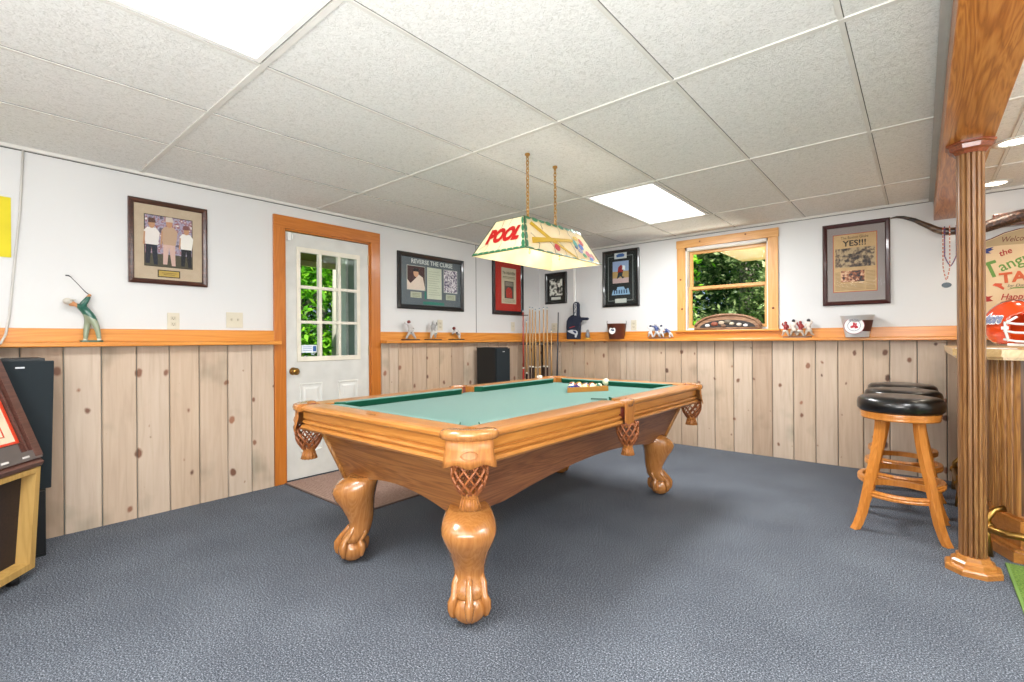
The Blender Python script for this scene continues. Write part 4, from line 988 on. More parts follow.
for z, q in ((.035, 1.0), (.075, 1.05), (.115, 1.0)):
    b.tube([(.04, -.105, z+.01), (.09, -.10*q, z), (.15*q, -.055, z-.005), (.168*q, 0, z-.008), (.15*q, .055, z-.005), (.09, .10*q, z), (.04, .105, z+.01)], .0055, 8)
for y in (-.045, .045): b.tube([(.148, y, .03), (.158, y, .075), (.140, y, .12), (.112, y*.9, .16)], .0055, 8)
for s in (-1, 1): b.tube([(.06, s*.104, .035), (.05, s*.108, .08), (.045, s*.106, .12), (.08, s*.085, .15)], .0055, 8)
b.build('face_mask', None, hm)
b = MB(); b.mat(flat('#e8e6e2', .3))
for s in (-1, 1): b.box((.03, s*.106-.004, .09), (.06, s*.106+.004, .105), .002); b.tube([(.05, s*.1, .02), (.11, s*.05, -.0+.015), (.125, 0, .012)], .007, 6)
b.build('chin_strap', None, hm)
for dx, m, bo in ((0, flat('#f0f0ee', .3), .0075), (.0, flat('#22346a', .3), .0032)):
    o = text('Gators', .062, 'script_lettering', m, hm, (-.028, -.111-(.003 if bo < .004 else 0), .142), rot=(math.radians(76), 0, 0), bold=bo, shear=.35, width=.13)
# napkin/paper under helmet
o = MB().mat(flat('#e4e2dc')).box((-.1, -.07, 0), (.1, .07, .004), .001).build('bar_napkin', None, None, (.27, 3.70, 1.086), .5); tag(o, 'white folded napkin on the bar counter in front of the helmet', 'napkin')

# tavern sign on back wall
sg = on_back('tavern_sign', .62, 1.245, 'cream wooden welcome sign with painted tavern lettering behind the bar', 'sign')
SGN = m_noise('sign_cream', [(.3, '#d2b48c'), (.7, '#e0c6a0')], 5)
outl = [(-.29, .0), (.29, .0), (.29, .66), (.22, .67), (.15, .70), (.05, .715), (-.05, .71), (-.13, .69), (-.20, .655), (-.25, .64), (-.29, .64)]
MB().mat(flat('#5a1e1c')).yprism([(x*1.03, z*1.018-.006) for x, z in outl], -.014, 0).mat(SGN).yprism(outl, -.02, -.014).build('sign_board', None, sg)
y = -.021
b = MB(); b.mat(flat('#b59c74')).poly([(-.29, .595), (-.15, .60), (.29, .59), (.29, .655), (.22, .665), (.15, .695), (.05, .71), (-.05, .705), (-.13, .685), (-.20, .65), (-.25, .635), (-.29, .635)], y+.0004); b.build('sign_band', None, sg)
RD, GN, OG = flat('#a5281e'), flat('#5f8a3a'), flat('#c8582a')
text('Welcome to', .058, 'sign_lettering', flat('#6b2a20'), sg, (-.04, y, .64), shear=.3, width=.22)
text('the', .062, 'sign_lettering', RD, sg, (-.13, y, .545), rot=(PI/2, math.radians(-20), 0), shear=.2, width=.07, bold=.001)
text('T', .17, 'sign_lettering', GN, sg, (-.205, y, .415), rot=(PI/2, math.radians(-18), 0), bold=.004, width=.09)
text('anguay', .11, 'sign_lettering', GN, sg, (-.04, y, .485), rot=(PI/2, math.radians(-24), 0), bold=.001, width=.27)
text('TAVERN', .105, 'sign_lettering', OG, sg, (.05, y-.0012, .36), bold=.004, rot=(PI/2, math.radians(-4), 0), width=.42)
text('by Dave & Sue', .03, 'sign_lettering', flat('#444238'), sg, (-.02, y, .29), shear=.3, width=.2)
text('Happy Hour', .065, 'sign_lettering', RD, sg, (-.02, y, .205), shear=.3, width=.28, bold=.001)
b = MB(); b.mat(flat('#c84a24')).poly([(-.20, .30), (-.17, .285), (-.14, .26), (-.135, .275), (-.15, .295), (-.145, .31), (-.185, .315)], y); b.build('painted_lobster', None, sg)
b = MB(); b.mat(GN).poly([(-.12, .26), (-.09, .268), (.05, .27), (.05, .277), (-.09, .276)], y); b.build('painted_vine', None, sg)
b = MB(); b.mat(flat('#2c3c7c')).poly([(-.26, .56), (-.23, .585), (-.19, .595), (-.205, .58), (-.19, .575), (-.22, .56), (-.205, .545), (-.25, .55)], y); b.build('painted_emblem', None, sg)
b = MB(); b.mat(RD).poly([(-.27, .19), (-.25, .23), (-.225, .215), (-.195, .22), (-.215, .2), (-.195, .18), (-.235, .175)], y); b.build('painted_maple_leaf', None, sg)

# mounted steer horns
hn = on_back('mounted_steer_horns', .40, 1.98, 'long dark steer horns with leather wrapped centre mounted above the bar', 'steer horns')
HM = m_noise('horn_surface', [(.35, '#1d120c'), (.5, '#4a3424'), (.68, '#8a745a')], 7, .3, (1, 1, 4), coat=.5)
O = (.40, 1.98)
hp = [(-.197, 2.150), (-.15, 2.155), (-.105, 2.145), (-.036, 2.112), (.02, 2.07), (.057, 2.045), (.10, 2.01), (.146, 1.99), (.20, 1.985), (.27, 1.985), (.33, 1.985)]
rr = [.004, .009, .012, .016, .019, .022, .026, .029, .030, .032, .034]
b = MB(); b.mat(HM).tube([(x-O[0], -.075, z-O[1]) for x, z in hp], rr, 12); b.build('horn', None, hn)
hp2 = [(.75, 2.06), (.85, 2.07), (.95, 2.09), (1.08, 2.13), (1.2, 2.17), (1.28, 2.17)]
b = MB(); b.mat(HM).tube([(x-O[0], -.075, z-O[1]) for x, z in hp2], [.034, .032, .028, .02, .012, .005], 12); b.build('horn', None, hn)
b = MB(); b.mat(m_noise('tooled_brown_leather', [(.4, '#241510'), (.55, '#4a3026'), (.7, '#6e4e3c')], 70, .4, bump=.8)).tube([(x-O[0], -.075, z-O[1]) for x, z in [(.32, 1.985), (.38, 1.99), (.46, 2.015), (.55, 2.04), (.65, 2.05), (.76, 2.06)]], [.036, .042, .045, .046, .045, .036], 14)
b.build('leather_wrap', None, hn)
MB().mat(DARKW).box((.02, -.08, .0), (.26, 0, .1), .01).build('wall_mount', None, hn)
# bead necklaces
bd_ = empty('bead_necklace', (.165, YB-.115, 1.96), 'orange and blue bead necklaces with a medallion hanging from the horn', 'necklace')
def strand(x0, x1, zb, m1, m2, nm):
    b = MB(); N = 84
    for i in range(N):
        t_ = i/(N-1)*2-1; q = abs(t_); x = (x0+x1)/2+math.copysign(min(1, q*4)**.7, t_)*(x1-x0)/2; z = zb+(.06-zb)*q
        b.mat(m1 if i % 3 else m2).ball((x, -.003*math.sin(i), z), .0048, 6, 4)
    b.build(nm, None, bd_)
strand(-.028, .012, -.36, flat('#c05a2a', .3), flat('#e0dcd4', .3), 'bead_strand'); strand(-.018, .05, -.25, flat('#7a3a5a', .3), flat('#2c3c7c', .3), 'bead_strand')
MB().mat(flat('#3c4448', .3, .5)).lathe([(.03, -.005), (.03, .005)], (0, 0, 0), 16).xf(Matrix.Translation((-.008, 0, -.40)) @ Matrix.Rotation(PI/2, 4, 'X') @ Matrix.Diagonal((1, .7, 1, 1))).build('medallion', None, bd_)

# green turf mat at lower right, door mat
b = MB(); b.mat(m_noise('artificial_turf', [(.3, '#3c5a1e'), (.5, '#5c7c2c'), (.7, '#86a048')], 120, .9, bump=.6)).box((.322, 1.6, 0), (1.5, 3.47, .008)); b.mat(flat('#6a8a44')).box((.32, 1.6, 0), (.332, 3.47, .009))
r = empty('green_turf_rug', (.9, 2.5, 0), 'green artificial turf rug on the carpet in front of the bar', 'rug'); b.xf(Matrix.Translation((-.9, -2.5, 0))); b.build('turf_pile', None, r)
MB().mat(flat('#e8e8e0')).zprism([(.03*math.cos(k*PI/8)*1.6, .03*math.sin(k*PI/8)) for k in range(16)], .008, .0095).build('painted_mark', None, r).location = (-.50, .62, 0)
r = empty('door_mat', (-3.39, 2.3, 0), 'pinkish tan ribbed door mat on the carpet under the glazed door', 'mat')
MATM = m_noise('tan_mat_pile', [(.3, '#8f7468'), (.6, '#a98e80'), (.8, '#b89e90')], 60, .95, (1, 3, 1), bump=.5)
b = MB(); b.mat(MATM).box((-.53, -.51, 0), (.53, .5, .009), .003)
for k in range(50): b.box((-.51, -.49+k*.0196, .008), (.51, -.482+k*.0196, .0115))
b.build('mat_pile', None, r)
MB().mat(flat('#5e4a44')).box((.53, -.52, 0), (.545, .51, .008), .002).box((-.53, -.525, 0), (.545, -.51, .008), .002).build('mat_edge', None, r)

# ---------------------------------------------------------------- tower speakers
def speaker(root, tilt=0):
    w, d, h = .22, .30, 1.07
    b = MB(); b.box((-d, -w/2, 0), (0-.02, w/2, h), .004).build('speaker_cabinet', flat('#161a1c', .5), root)
    g2 = MB().box((-.02, -w/2+.004, .37), (.0, w/2+.012, h-.012), .004); g2.xf(Matrix.Rotation(tilt, 4, 'X')); g2.build('speaker_grille', flat('#0c1a20', .8), root)
    MB().box((-.02, -w/2+.004, .02), (-.006, w/2-.004, .355), .003).build('lower_panel', flat('#0e1012', .4), root)
    MB().box((0, -.004, h-.052), (.002, .030, h-.044)).build('maker_badge', flat('#b9bcc0', .3, .6), root)
r = empty('tower_speaker', (-3.60, .245, 0), 'tall black tower speaker at the far left behind the jukebox', 'speaker', 'pair of black tower speakers'); speaker(r, math.radians(-1.2))
r = empty('tower_speaker', (-3.565, 4.045, 0), 'black tower speaker near the corner beside the cue rack', 'speaker', 'pair of black tower speakers'); speaker(r)

# ---------------------------------------------------------------- jukebox console
jf = Vector((-3.325, .285, 0)); rdir = Vector((-.77, .62, 0)).normalized(); nd = Vector((.62, .77, 0)).normalized()
jk = empty('jukebox_console', jf, 'floor jukebox with honey wood speaker front and slanted red-lined glass top', 'jukebox')
jk.rotation_euler = (0, 0, math.atan2(rdir.y, rdir.x))   # local +x = machine right, local -y?  compute: front normal
# local frame: x = rdir, y = Rz90*rdir ; front normal nd = -y or +y
yl = Vector((-rdir.y, rdir.x, 0)); sgn = 1 if yl.dot(nd) > 0 else -1   # front faces local sgn*y
Wd, Dp = 1.0, .36
def J(u, f, z): return (u, sgn*f, z)      # u: 0 right edge -> -Wd left ; f: 0 front, negative back
b = MB(); b.mat(JUKE)
zb_, zt_ = .05, .535; lean = .042
# outer front frame (picture-frame like) with deep recess
def fr_ring(ins, dep):
    return [J(-ins+0, dep, zb_+ins*1.0), J(-ins+lean, dep, zt_-ins*.8), J(-Wd+ins-lean, dep, zt_-ins*.8), J(-Wd+ins, dep, zb_+ins)]
b.rings([fr_ring(0, -Dp), fr_ring(0, 0), fr_ring(.03, .0), fr_ring(.042, -.055)], False, False); b.f.append([len(b.v)-16+i for i in range(4)]); b.mi.append(0); b.sm.append(False)
b.build('cabinet_front', None, jk)
b = MB(); b.mat(m_noise('speaker_cloth', [(.3, '#1d1310'), (.7, '#2c1d17')], 90)); q = fr_ring(.042, -.053); b.raw(q, [(0, 1, 2, 3)])
b.mat(flat('#3a2a22'))
for rr_ in (.06, .12): b.tube([J(-.30+rr_*math.cos(a*PI/12), -.051, .29+rr_*math.sin(a*PI/12)) for a in range(24)], .002, 4, closed=True)
b.build('speaker_cloth', None, jk)
b = MB(); b.mat(DARKW)   # sloped top
sp = [(0.0, .54), (.01, .56), (-.03, .60), (-.24, 1.16), (-.28, 1.18), (-.52, 1.18), (-.52, .1), (-.37, .1), (-.37, .54)]
b.prism(sp, lambda f, z: J(lean+.008, f, z), lambda f, z: J(-Wd-lean, f, z)); b.build('upper_housing', None, jk)
def S(u, t_, o):  # point on slope, t_ metres up the slope, o metres off it
    f = -.03-.21*t_/.65+o*.94; z = .60+.56*t_/.65+o*.35; return J(u, f, z)
def slab(b, u0, u1, t0, t1, o0, o1):
    b.raw([S(u0, t0, o0), S(u1, t0, o0), S(u1, t1, o0), S(u0, t1, o0), S(u0, t0, o1), S(u1, t0, o1), S(u1, t1, o1), S(u0, t1, o1)], [(0, 1, 2, 3), (4, 5, 6, 7), (0, 1, 5, 4), (1, 2, 6, 5), (2, 3, 7, 6), (3, 0, 4, 7)])
b = MB(); b.mat(DARKW)
slab(b, lean+.01, .006, -.02, .66, 0, .03); slab(b, -.012, -Wd, .62, .66, 0, .03); slab(b, -.006, -.016, .0, .64, 0, .02); b.build('glass_surround', None, jk)
b = MB(); b.mat(flat('#827c7a', .3, .7)); slab(b, lean+.005, -Wd, -.03, .02, 0, .028); slab(b, -.04, -Wd, .02, .07, 0, .012)
b.mat(flat('#d8d4d0', .3))
for k in range(5): slab(b, -.03-.12*k, -.07-.12*k, -.015, -.005, .028, .030)
b.build('chrome_trim', None, jk)
b = MB(); b.mat(flat('#d9cdb0', .3, coat=.5)); slab(b, -.02, -Wd, .075, .62, 0, .006)
b.build('title_panel', None, jk)
b = MB(); b.mat(flat('#c83a1c', .3))
slab(b, -.022, -.036, .075, .62, .006, .010); slab(b, -.022, -Wd, .075, .087, .006, .010)
slab(b, -.085, -.089, .12, .40, .006, .009); slab(b, -.085, -Wd, .12, .124, .006, .009); slab(b, -.085, -Wd, .396, .40, .006, .009)
b.build('red_border', None, jk)
for u in (-.06, -Wd+.06):
    for f in (-.05, -.45): b = MB(); b.mat(BLACK); p = J(u, f, 0); b.lathe([(.025, 0), (.025, .02), (.015, .055 if f > -.1 else .11)], p, 12).build('foot', None, jk)

# ---------------------------------------------------------------- cues
cr = empty('cue_rack', (-3.65, 4.87, 0), 'brown corner floor rack holding the pool cues', 'cue rack')
A_, B_ = Vector((-3.80, 4.70)), Vector((-3.56, 4.965)); dd = (B_-A_).normalized(); nn = Vector((-dd.y, dd.x)); cc = Vector((-3.65, 4.87))
RKM = flat('#33241a', .4, coat=.3)
def rk_plate(z0, z1, w0, w1, nm):
    q = [A_-dd*.03+nn*w0, B_+dd*.03+nn*w0, B_+dd*.03+nn*w1, A_-dd*.03+nn*w1]
    MB().mat(RKM).zprism([tuple(p-cc) for p in q], z0, z1).build(nm, None, cr)
rk_plate(0, .07, -.05, .08, 'rack_base'); rk_plate(1.09, 1.11, .014, .05, 'rack_rail'); rk_plate(.60, .612, .016, .03, 'rack_rail')
for s in (.13, .25):
    p = A_+dd*s+nn*.03-cc; MB().mat(RKM).box((p.x-.012, p.y-.012, .07), (p.x+.012, p.y+.012, 1.1)).build('rack_post', None, cr)
def cue(x, y, z0, z1, shaft, butt, frac, label, topc='#3a6a8a', lean=(0, 0)):
    b = MB(); L_ = z1-z0; mz = L_*frac; lx, ly = lean
    P_ = lambda z: (lx*z/L_, ly*z/L_, z)
    b.mat(butt).tube([P_(0), P_(.01), P_(mz*.5), P_(mz)], [.012, .0148, .0135, .0115], 10)
    b.mat(shaft).tube([P_(mz), P_((mz+L_)/2), P_(L_-.03)], [.0115, .009, .0068], 10)
    b.mat(flat('#e8e4d8')).tube([P_(L_-.03), P_(L_-.012)], .0069, 10); b.mat(flat(topc)).tube([P_(L_-.012), P_(L_)], .0066, 10)
    b.mat(flat('#ddd8c8')).tube([P_(mz-.01), P_(mz+.008)], .0125, 10)
    o = b.build('pool_cue', None, None, (x, y, z0)); tag(o, label, 'pool cue', 'pool cues standing in the corner rack')
BK = flat('#1c1412', .3, coat=.5); BR = flat('#2e1a14', .3, coat=.5); LT = flat('#b98a50', .3, coat=.5)
cue(-3.805, 4.705, .072, 1.53, flat('#a83a2c', .3), flat('#b02a24', .3), .50, 'red pool cue at the left end of the cue rack')
cue(-3.773, 4.73, .072, 1.40, CUEW, BK, .50, 'short pale cue with black butt, directly right of the red cue')
cue(-3.743, 4.763, .072, 1.565, CUEW, BR, .50, 'tall pale cue, third from the left in the rack')
cue(-3.719, 4.788, .072, 1.56, CUEW, BR, .50, 'tall pale cue, fourth from the left in the rack')
cue(-3.695, 4.815, .072, 1.54, CUEW, LT, .50, 'all pale cue with tan butt, left of the rack centre')
cue(-3.66, 4.853, .072, 1.55, CUEW, LT, .50, 'all pale cue with tan butt, right of the rack centre')
cue(-3.624, 4.893, .072, 1.565, CUEW, BR, .50, 'pale cue with brown butt, second from the right of the tall cues')
cue(-3.594, 4.925, .072, 1.56, CUEW, BR, .50, 'pale cue with brown butt, rightmost of the tall cues')
cue(-3.557, 4.962, .072, 1.28, CUEW, LT, .50, 'short pale cue at the right end of the rack')
b = MB(); b.mat(flat('#1d2a44', .3)).tube([(0, 0, 0), (0, .01, .35)], [.014, .0125], 10).mat(flat('#d8d4c8', .3)).tube([(0, .01, .35), (0, .011, .40)], .013, 10).mat(flat('#26303c', .3)).tube([(0, .011, .40), (0, .06, 1.50)], [.012, .0065], 10)
o = b.build('blue_pool_cue', None, None, (-3.53, 5.02, .0)); tag(o, 'dark blue cue leaning by itself right of the cue rack', 'pool cue')
# cross bridge head on the red one
o = MB().mat(flat('#4a2a20', .4)).tube([(-.02, -.02, 0), (.02, .02, 0), (.045, .045, 0)], .006, 8).build('bridge_head', None, None, (-3.79, 4.69, 1.46)); tag(o, 'small bridge head fixed near the tip of the red cue', 'bridge head')

# ---------------------------------------------------------------- things on the ledges
LZ = 1.1555
# golfer statue
GXW = -3.875
gf = empty('golfer_statue', (GXW, .587, LZ), 'painted golfer figurine in green sweater finishing his swing on the ledge', 'figurine')
gf.rotation_euler = (0, 0, PI/2)      # local x -> world +y, local -y -> world +x
def g(y, z, d=0, r=.01): return (y-.587, -d, z-LZ, r)
jt = [g(.580, 1.300, 0, .024),   #0 pelvis
      g(.567, 1.335, 0, .023), g(.545, 1.362, 0, .027), g(.528, 1.374, 0, .016), g(.513, 1.380, .004, .010), g(.497, 1.386, .005, .020), g(.484, 1.392, .005, .018),  # spine .. head
      g(.573, 1.285, -.014, .020), g(.564, 1.225, -.016, .0155), g(.560, 1.172, -.016, .011), g(.553, 1.166, .004, .009),  # left leg + foot
      g(.596, 1.285, .014, .020), g(.612, 1.232, .018, .0155), g(.620, 1.172, .016, .011), g(.616, 1.166, .036, .009),  # right leg
      g(.548, 1.378, .020, .013), g(.563, 1.405, .030, .0105), g(.576, 1.434, .020, .0085),  # right arm
      g(.540, 1.380, -.020, .013), g(.560, 1.412, -.014, .0105), g(.577, 1.440, .008, .0085), g(.579, 1.446, .014, .009)]
ed = [(0, 1), (1, 2), (2, 3), (3, 4), (4, 5), (5, 6), (0, 7), (7, 8), (8, 9), (9, 10), (0, 11), (11, 12), (12, 13), (13, 14), (2, 15), (15, 16), (16, 17), (2, 18), (18, 19), (19, 20), (20, 21)]
GSW, GTR, GSK, GSH = flat('#1f5a4a', .3, coat=.4), flat('#8f9a80', .35, coat=.3), flat('#c48a5c', .4), flat('#d8d4c4', .4)
def isk(c): return (c.x+.587 < .520 and c.z+LZ > 1.355) or (c.z+LZ > 1.431 and c.x+.587 > .56)
skin('golfer_body', jt, ed, GSW, gf, 2, [(GSH, lambda c: c.z+LZ < 1.176), (GTR, lambda c: c.z+LZ < 1.306-(c.x+.012)*.55), (GSK, isk)])
b = MB(); b.mat(flat('#c9c4b8', .5)).ball((.480-.587, -.004, 1.399-LZ), .0250, 14, 8, (1, 1, .8)); b.tube([(.489-.587, -.018, 1.405-LZ), (.503-.587, -.026, 1.409-LZ), (.512-.587, -.030, 1.408-LZ)], [.012, .010, .004], 8, sq=.4); b.build('golf_cap', None, gf)
b = MB(); b.mat(flat('#5a5a5c', .3, .8)).tube([(.584-.587, -.012, 1.436-LZ), (.560-.587, -.008, 1.458-LZ), (.543-.587, -.005, 1.480-LZ), (.520-.587, 0, 1.512-LZ), (.497-.587, 0, 1.540-LZ), (.492-.587, 0, 1.548-LZ)], [.003, .003, .0022, .002, .002, .003], 8)
b.tube([(.494-.587, 0, 1.545-LZ), (.484-.587, 0, 1.552-LZ), (.470-.587, 0, 1.553-LZ)], [.004, .007, .0065], 8, sq=.6); b.build('golf_club', None, gf)
b = MB(); b.mat(flat('#3c5a48', .4)); b.zprism([(-.052*1+.0, -.035), (-.02, -.046), (.03, -.046), (.05, -.03), (.052, .03), (.01, .04), (-.045, .035), (-.056, 0)], 0, .010); b.build('statue_base', None, gf)

def mini_player(root, x, yy, h, pose, shirt, legs, helm, nm='player', base_z=.008, flip=1):
    s = h/.17
    def q(a, z, d=0, r=.008): return (x+a*s*flip, yy-d*s, base_z+z*s, r*s*1.3)
    if pose == 'throw':
        J_ = [q(0, .075, 0, .013), q(-.008, .105, 0, .016), q(-.014, .128, 0, .010), q(-.018, .145, 0, .012), q(.014, .055, .005, .011), q(.03, .028, .008, .009), q(.05, .004, .008, .006), q(-.012, .05, -.005, .011), q(-.03, .03, -.005, .008), q(-.045, .004, -.005, .006), q(-.03, .125, .005, .007), q(-.055, .13, .01, .006), q(-.075, .14, .01, .006), q(.008, .115, -.005, .007), q(.025, .095, 0, .006), q(.035, .085, .01, .005)]
    elif pose == 'run':
        J_ = [q(0, .075, 0, .013), q(.0, .105, 0, .017), q(.0, .13, 0, .010), q(.0, .147, .003, .012), q(.018, .055, .01, .011), q(.022, .03, .0, .008), q(.04, .012, -.01, .006), q(-.015, .05, 0, .011), q(-.022, .028, 0, .008), q(-.03, .004, 0, .006), q(.018, .12, .008, .007), q(.03, .13, .015, .006), q(.022, .15, .02, .006), q(-.02, .12, .005, .007), q(-.03, .10, .01, .006), q(-.02, .09, .018, .005)]
    else:
        J_ = [q(.015, .06, 0, .013), q(.0, .08, 0, .016), q(-.018, .09, 0, .010), q(-.03, .098, 0, .012), q(.03, .04, .01, .011), q(.02, .02, .012, .008), q(.035, .004, .01, .006), q(.03, .045, -.008, .011), q(.045, .025, -.008, .008), q(.055, .004, -.008, .006), q(-.02, .07, .01, .007), q(-.035, .06, .015, .006), q(-.05, .055, .015, .005), q(-.02, .07, -.01, .007), q(-.035, .055, -.01, .006), q(-.045, .045, -.01, .005)]
    E_ = [(0, 1), (1, 2), (2, 3), (0, 4), (4, 5), (5, 6), (0, 7), (7, 8), (8, 9), (1, 10), (10, 11), (11, 12), (1, 13), (13, 14), (14, 15)]
    zc = J_[0][2]; z2 = J_[2][2]
    o = skin(nm, J_, E_, shirt, root, 1, [(legs, lambda c: c.z < zc-.001*s)])
    bb = MB(); bb.mat(helm).ball((J_[3][0], J_[3][1], J_[3][2]+.001), .0155*s, 10, 7); bb.build('helmet', None, o)
    return o
WH, NV, RDm, GY = flat('#c8c6c4', .35), flat('#20242e', .35), flat('#8c2a26', .35), flat('#9c9a98', .35)
for y, pose, lab, helm, sh, lg in ((3.01, 'throw', 'leftmost football player figurine on the ledge, arm stretched back to throw', flat('#7a2a22', .3), WH, flat('#b8b4b0')), (3.30, 'run', 'middle football player figurine on the ledge, running in white and grey', flat('#c4c2c0', .3), GY, flat('#c8c4bc')), (3.63, 'dive', 'rightmost low football player figurine on the ledge, lunging forward', flat('#6e2a24', .3), WH, flat('#c0bcb8'))):
    r = empty('football_figurine', (-3.875, y, LZ), lab, 'figurine', 'football player figurines on the ledge right of the door', PI/2)
    MB().mat(BLACK).box((-.095, -.03, 0), (.095, .03, .010), .003).build('figurine_base', None, r)
    o = mini_player(r, 0, 0, .20, pose, sh, lg, helm, 'player_body', .010)
    MB().mat(NV).box((-.012, -.018, .07), (.022, -.004, .1), .004).build('jersey_number', None, o)

# foam finger
r = on_back('foam_finger', -3.345, LZ, 'navy foam finger with team emblem standing on the ledge by the corner', 'foam finger', None, .07)
NVY = flat('#1a2236', .7)
pts = [(-.095, 0), (.095, 0), (.10, .20), (.12, .235), (.20, .235), (.22, .25), (.205, .268), (.10, .275), (.085, .30)] + [(.085, .43)] + [(.045+.04*math.cos(a*PI/8), .43+.04*math.sin(a*PI/8)) for a in range(1, 8)] + [(.005, .43), (.005, .31), (-.03, .30), (-.07, .275), (-.095, .23), (-.10, .15)]
b = MB(); b.mat(NVY).yprism(pts, -.02, .02, False); o = b.build('foam_hand', None, r); bv = o.modifiers.new('b', 'BEVEL'); bv.width = .006; bv.segments = 2
text('PATRIOTS', .045, 'foam_lettering', flat('#e4e4e4'), r, (.045, -.0212, .375), rot=(PI/2, -PI/2, 0), width=.15, bold=.001)
b = MB(); b.mat(flat('#c8ccd2')).poly([(-.085, .105), (-.02, .12), (.04, .115), (.07, .10), (.075, .07), (.05, .02), (.03, .025), (.03, .06), (-.01, .07), (-.05, .085)], -.0215)
b.mat(flat('#22305a')).poly([(.0, .11), (.04, .108), (.055, .085), (.04, .07), (.01, .09)], -.022); b.mat(flat('#a02a2c')).poly([(-.05, .15), (.03, .165), (.03, .158), (-.05, .14)], -.0215); b.build('emblem', None, r)
# small trinket
r = on_back('small_bird_figurine', -3.14, LZ, 'tiny grey figurine on a yellow base right of the foam finger', 'figurine', None, .07)
MB().mat(flat('#c8a040')).lathe([(.045, 0), (.045, .012), (.02, .016)], (0, 0, 0), 14).build('figurine_base', None, r)
MB().mat(flat('#7a7c80')).lathe([(.018, .014), (.028, .04), (.026, .065), (.015, .085), (.018, .1), (.01, .115), (.001, .12)], (0, 0, 0), 14).build('figurine_body', None, r)
# brown bucket
r = on_back('brown_bucket', -2.735, LZ, 'brown metal bucket with round white team badge on the ledge', 'bucket', None, .085)
BB = flat('#5c2e20', .4)
MB().mat(BB).lathe([(.085, 0), (.088, .004), (.112, .17), (.117, .174), (.117, .18), (.108, .18), (.084, .008), (.001, .008)], (0, 0, 0), 28, False).build('bucket_body', None, r)
b = MB(); b.mat(flat('#8a8a88', .4, .6))
for s in (-1, 1): b.tube([(s*.112, 0, .16), (s*.125, 0, .18), (s*.128, 0, .205), (s*.118, 0, .21)], .004, 6)
b.build('handle_ear', None, r)
b = MB()
def disc(b, cx, cz, rad, y): b.poly([(cx+rad*math.cos(k*PI/10), cz+rad*math.sin(k*PI/10)) for k in range(20)], y)
b.mat(flat('#e8e8e6')); disc(b, 0, 0, .042, 0); b.mat(flat('#2c3a5c')).poly([(-.025, .002), (-.01, .018), (.02, .014), (.028, -.004), (.01, -.01), (-.01, .0)], -.001)
b.xf(Matrix.Translation((-.0, -.108, .098)) @ Matrix.Rotation(math.radians(-8), 4, 'X')); b.build('team_badge', None, r)
# clear bucket with socks logo
r = on_back('white_logo_bucket', -.42, LZ, 'white plastic bucket with round red socks emblem on the ledge', 'bucket', None, .10)
MB().mat(flat('#cfcfce', .3, coat=.3)).lathe([(.082, 0), (.085, .004), (.118, .18), (.126, .184), (.126, .19), (.114, .19), (.08, .008), (.001, .008)], (0, 0, 0), 28, False).build('bucket_body', None, r)
b = MB(); rs = []
for t_ in range(13):
    a = math.radians(-30+120*t_/12) ; rs.append([((.083+.036*z/.18+.0012)*math.cos(a-.6), (.083+.036*z/.18+.0012)*math.sin(a-.6), z) for z in (.05, .145)])
b.mat(flat('#4a2420')); k0 = len(b.v); b.v += [p for q in rs for p in q]
for i in range(12): b.f.append([k0+2*i, k0+2*i+1, k0+2*i+3, k0+2*i+2]); b.mi.append(0); b.sm.append(True)
b.build('printed_band', None, r)
b = MB(); b.mat(flat('#8c2030')); disc(b, 0, 0, .074, 0); b.mat(flat('#d8d8d8')); disc(b, 0, 0, .070, -.0006); b.mat(flat('#28305a')); disc(b, 0, 0, .046, -.0012); b.mat(flat('#e4e4e4')); disc(b, 0, 0, .043, -.0018)
b.mat(flat('#b01c2c')).poly([(-.028, -.008), (-.022, -.022), (-.002, -.018), (.006, .004), (.006, .026), (-.008, .028), (-.008, .004)], -.0026).poly([(.0, -.012), (.006, -.026), (.03, -.02), (.026, -.006), (.018, .0), (.02, .02), (.008, .022), (.006, .0)], -.0028)
b.xf(Matrix.Translation((-.012, -.111, .098)) @ Matrix.Rotation(math.radians(-10.5), 4, 'X')); o = b.build('round_emblem', None, r)
text('BOSTON', .021, 'emblem_lettering', flat('#28305a'), o, (-.012, -.115, .148), rot=(math.radians(79.5), 0, 0), width=.07, bend=.055)
text('RED SOX', .021, 'emblem_lettering', flat('#28305a'), o, (-.012, -.106, .046), rot=(math.radians(79.5), 0, 0), width=.07, bend=-.055)
# two groups of small figures
def figure_group(root, n, w, shirt, leg, helm, cols):
    b = MB(); b.mat(flat('#6a5040' if helm else '#8a8c92', .4)); b.zprism([(w*.5*math.cos(k*PI/10), .04*math.sin(k*PI/10)) for k in range(20)], 0, .012); b.build('group_base', None, root)
    for k in range(n):
        x = -w*.38+w*.76*k/(n-1); mini_player(root, x, .012 if k % 2 else -.012, .15+.02*(k % 2), ['run', 'throw', 'run', 'dive'][k % 4] if cols != 'r' else 'run', shirt[k % len(shirt)], leg, helm[k % len(helm)], 'small_figure', .010, 1 if k % 2 else -1)
r = on_back('white_figure_group', -2.22, LZ, 'cluster of small white and blue player figures on the ledge left of the window', 'figurine', None, .07)
figure_group(r, 4, .25, [WH, flat('#3c4a78', .35)], WH, [flat('#2a3048', .3), flat('#b0b0b4', .3)], 'w')
r = on_back('red_team_figure_group', -.88, LZ, 'cluster of four small red capped player figures right of the window', 'figurine', None, .07)
figure_group(r, 4, .24, [flat('#8c2420', .35), flat('#d4c8bc', .35)], flat('#c4b8a8', .35), [flat('#8e1e1c', .3), flat('#2a2a30', .3)], 'r')
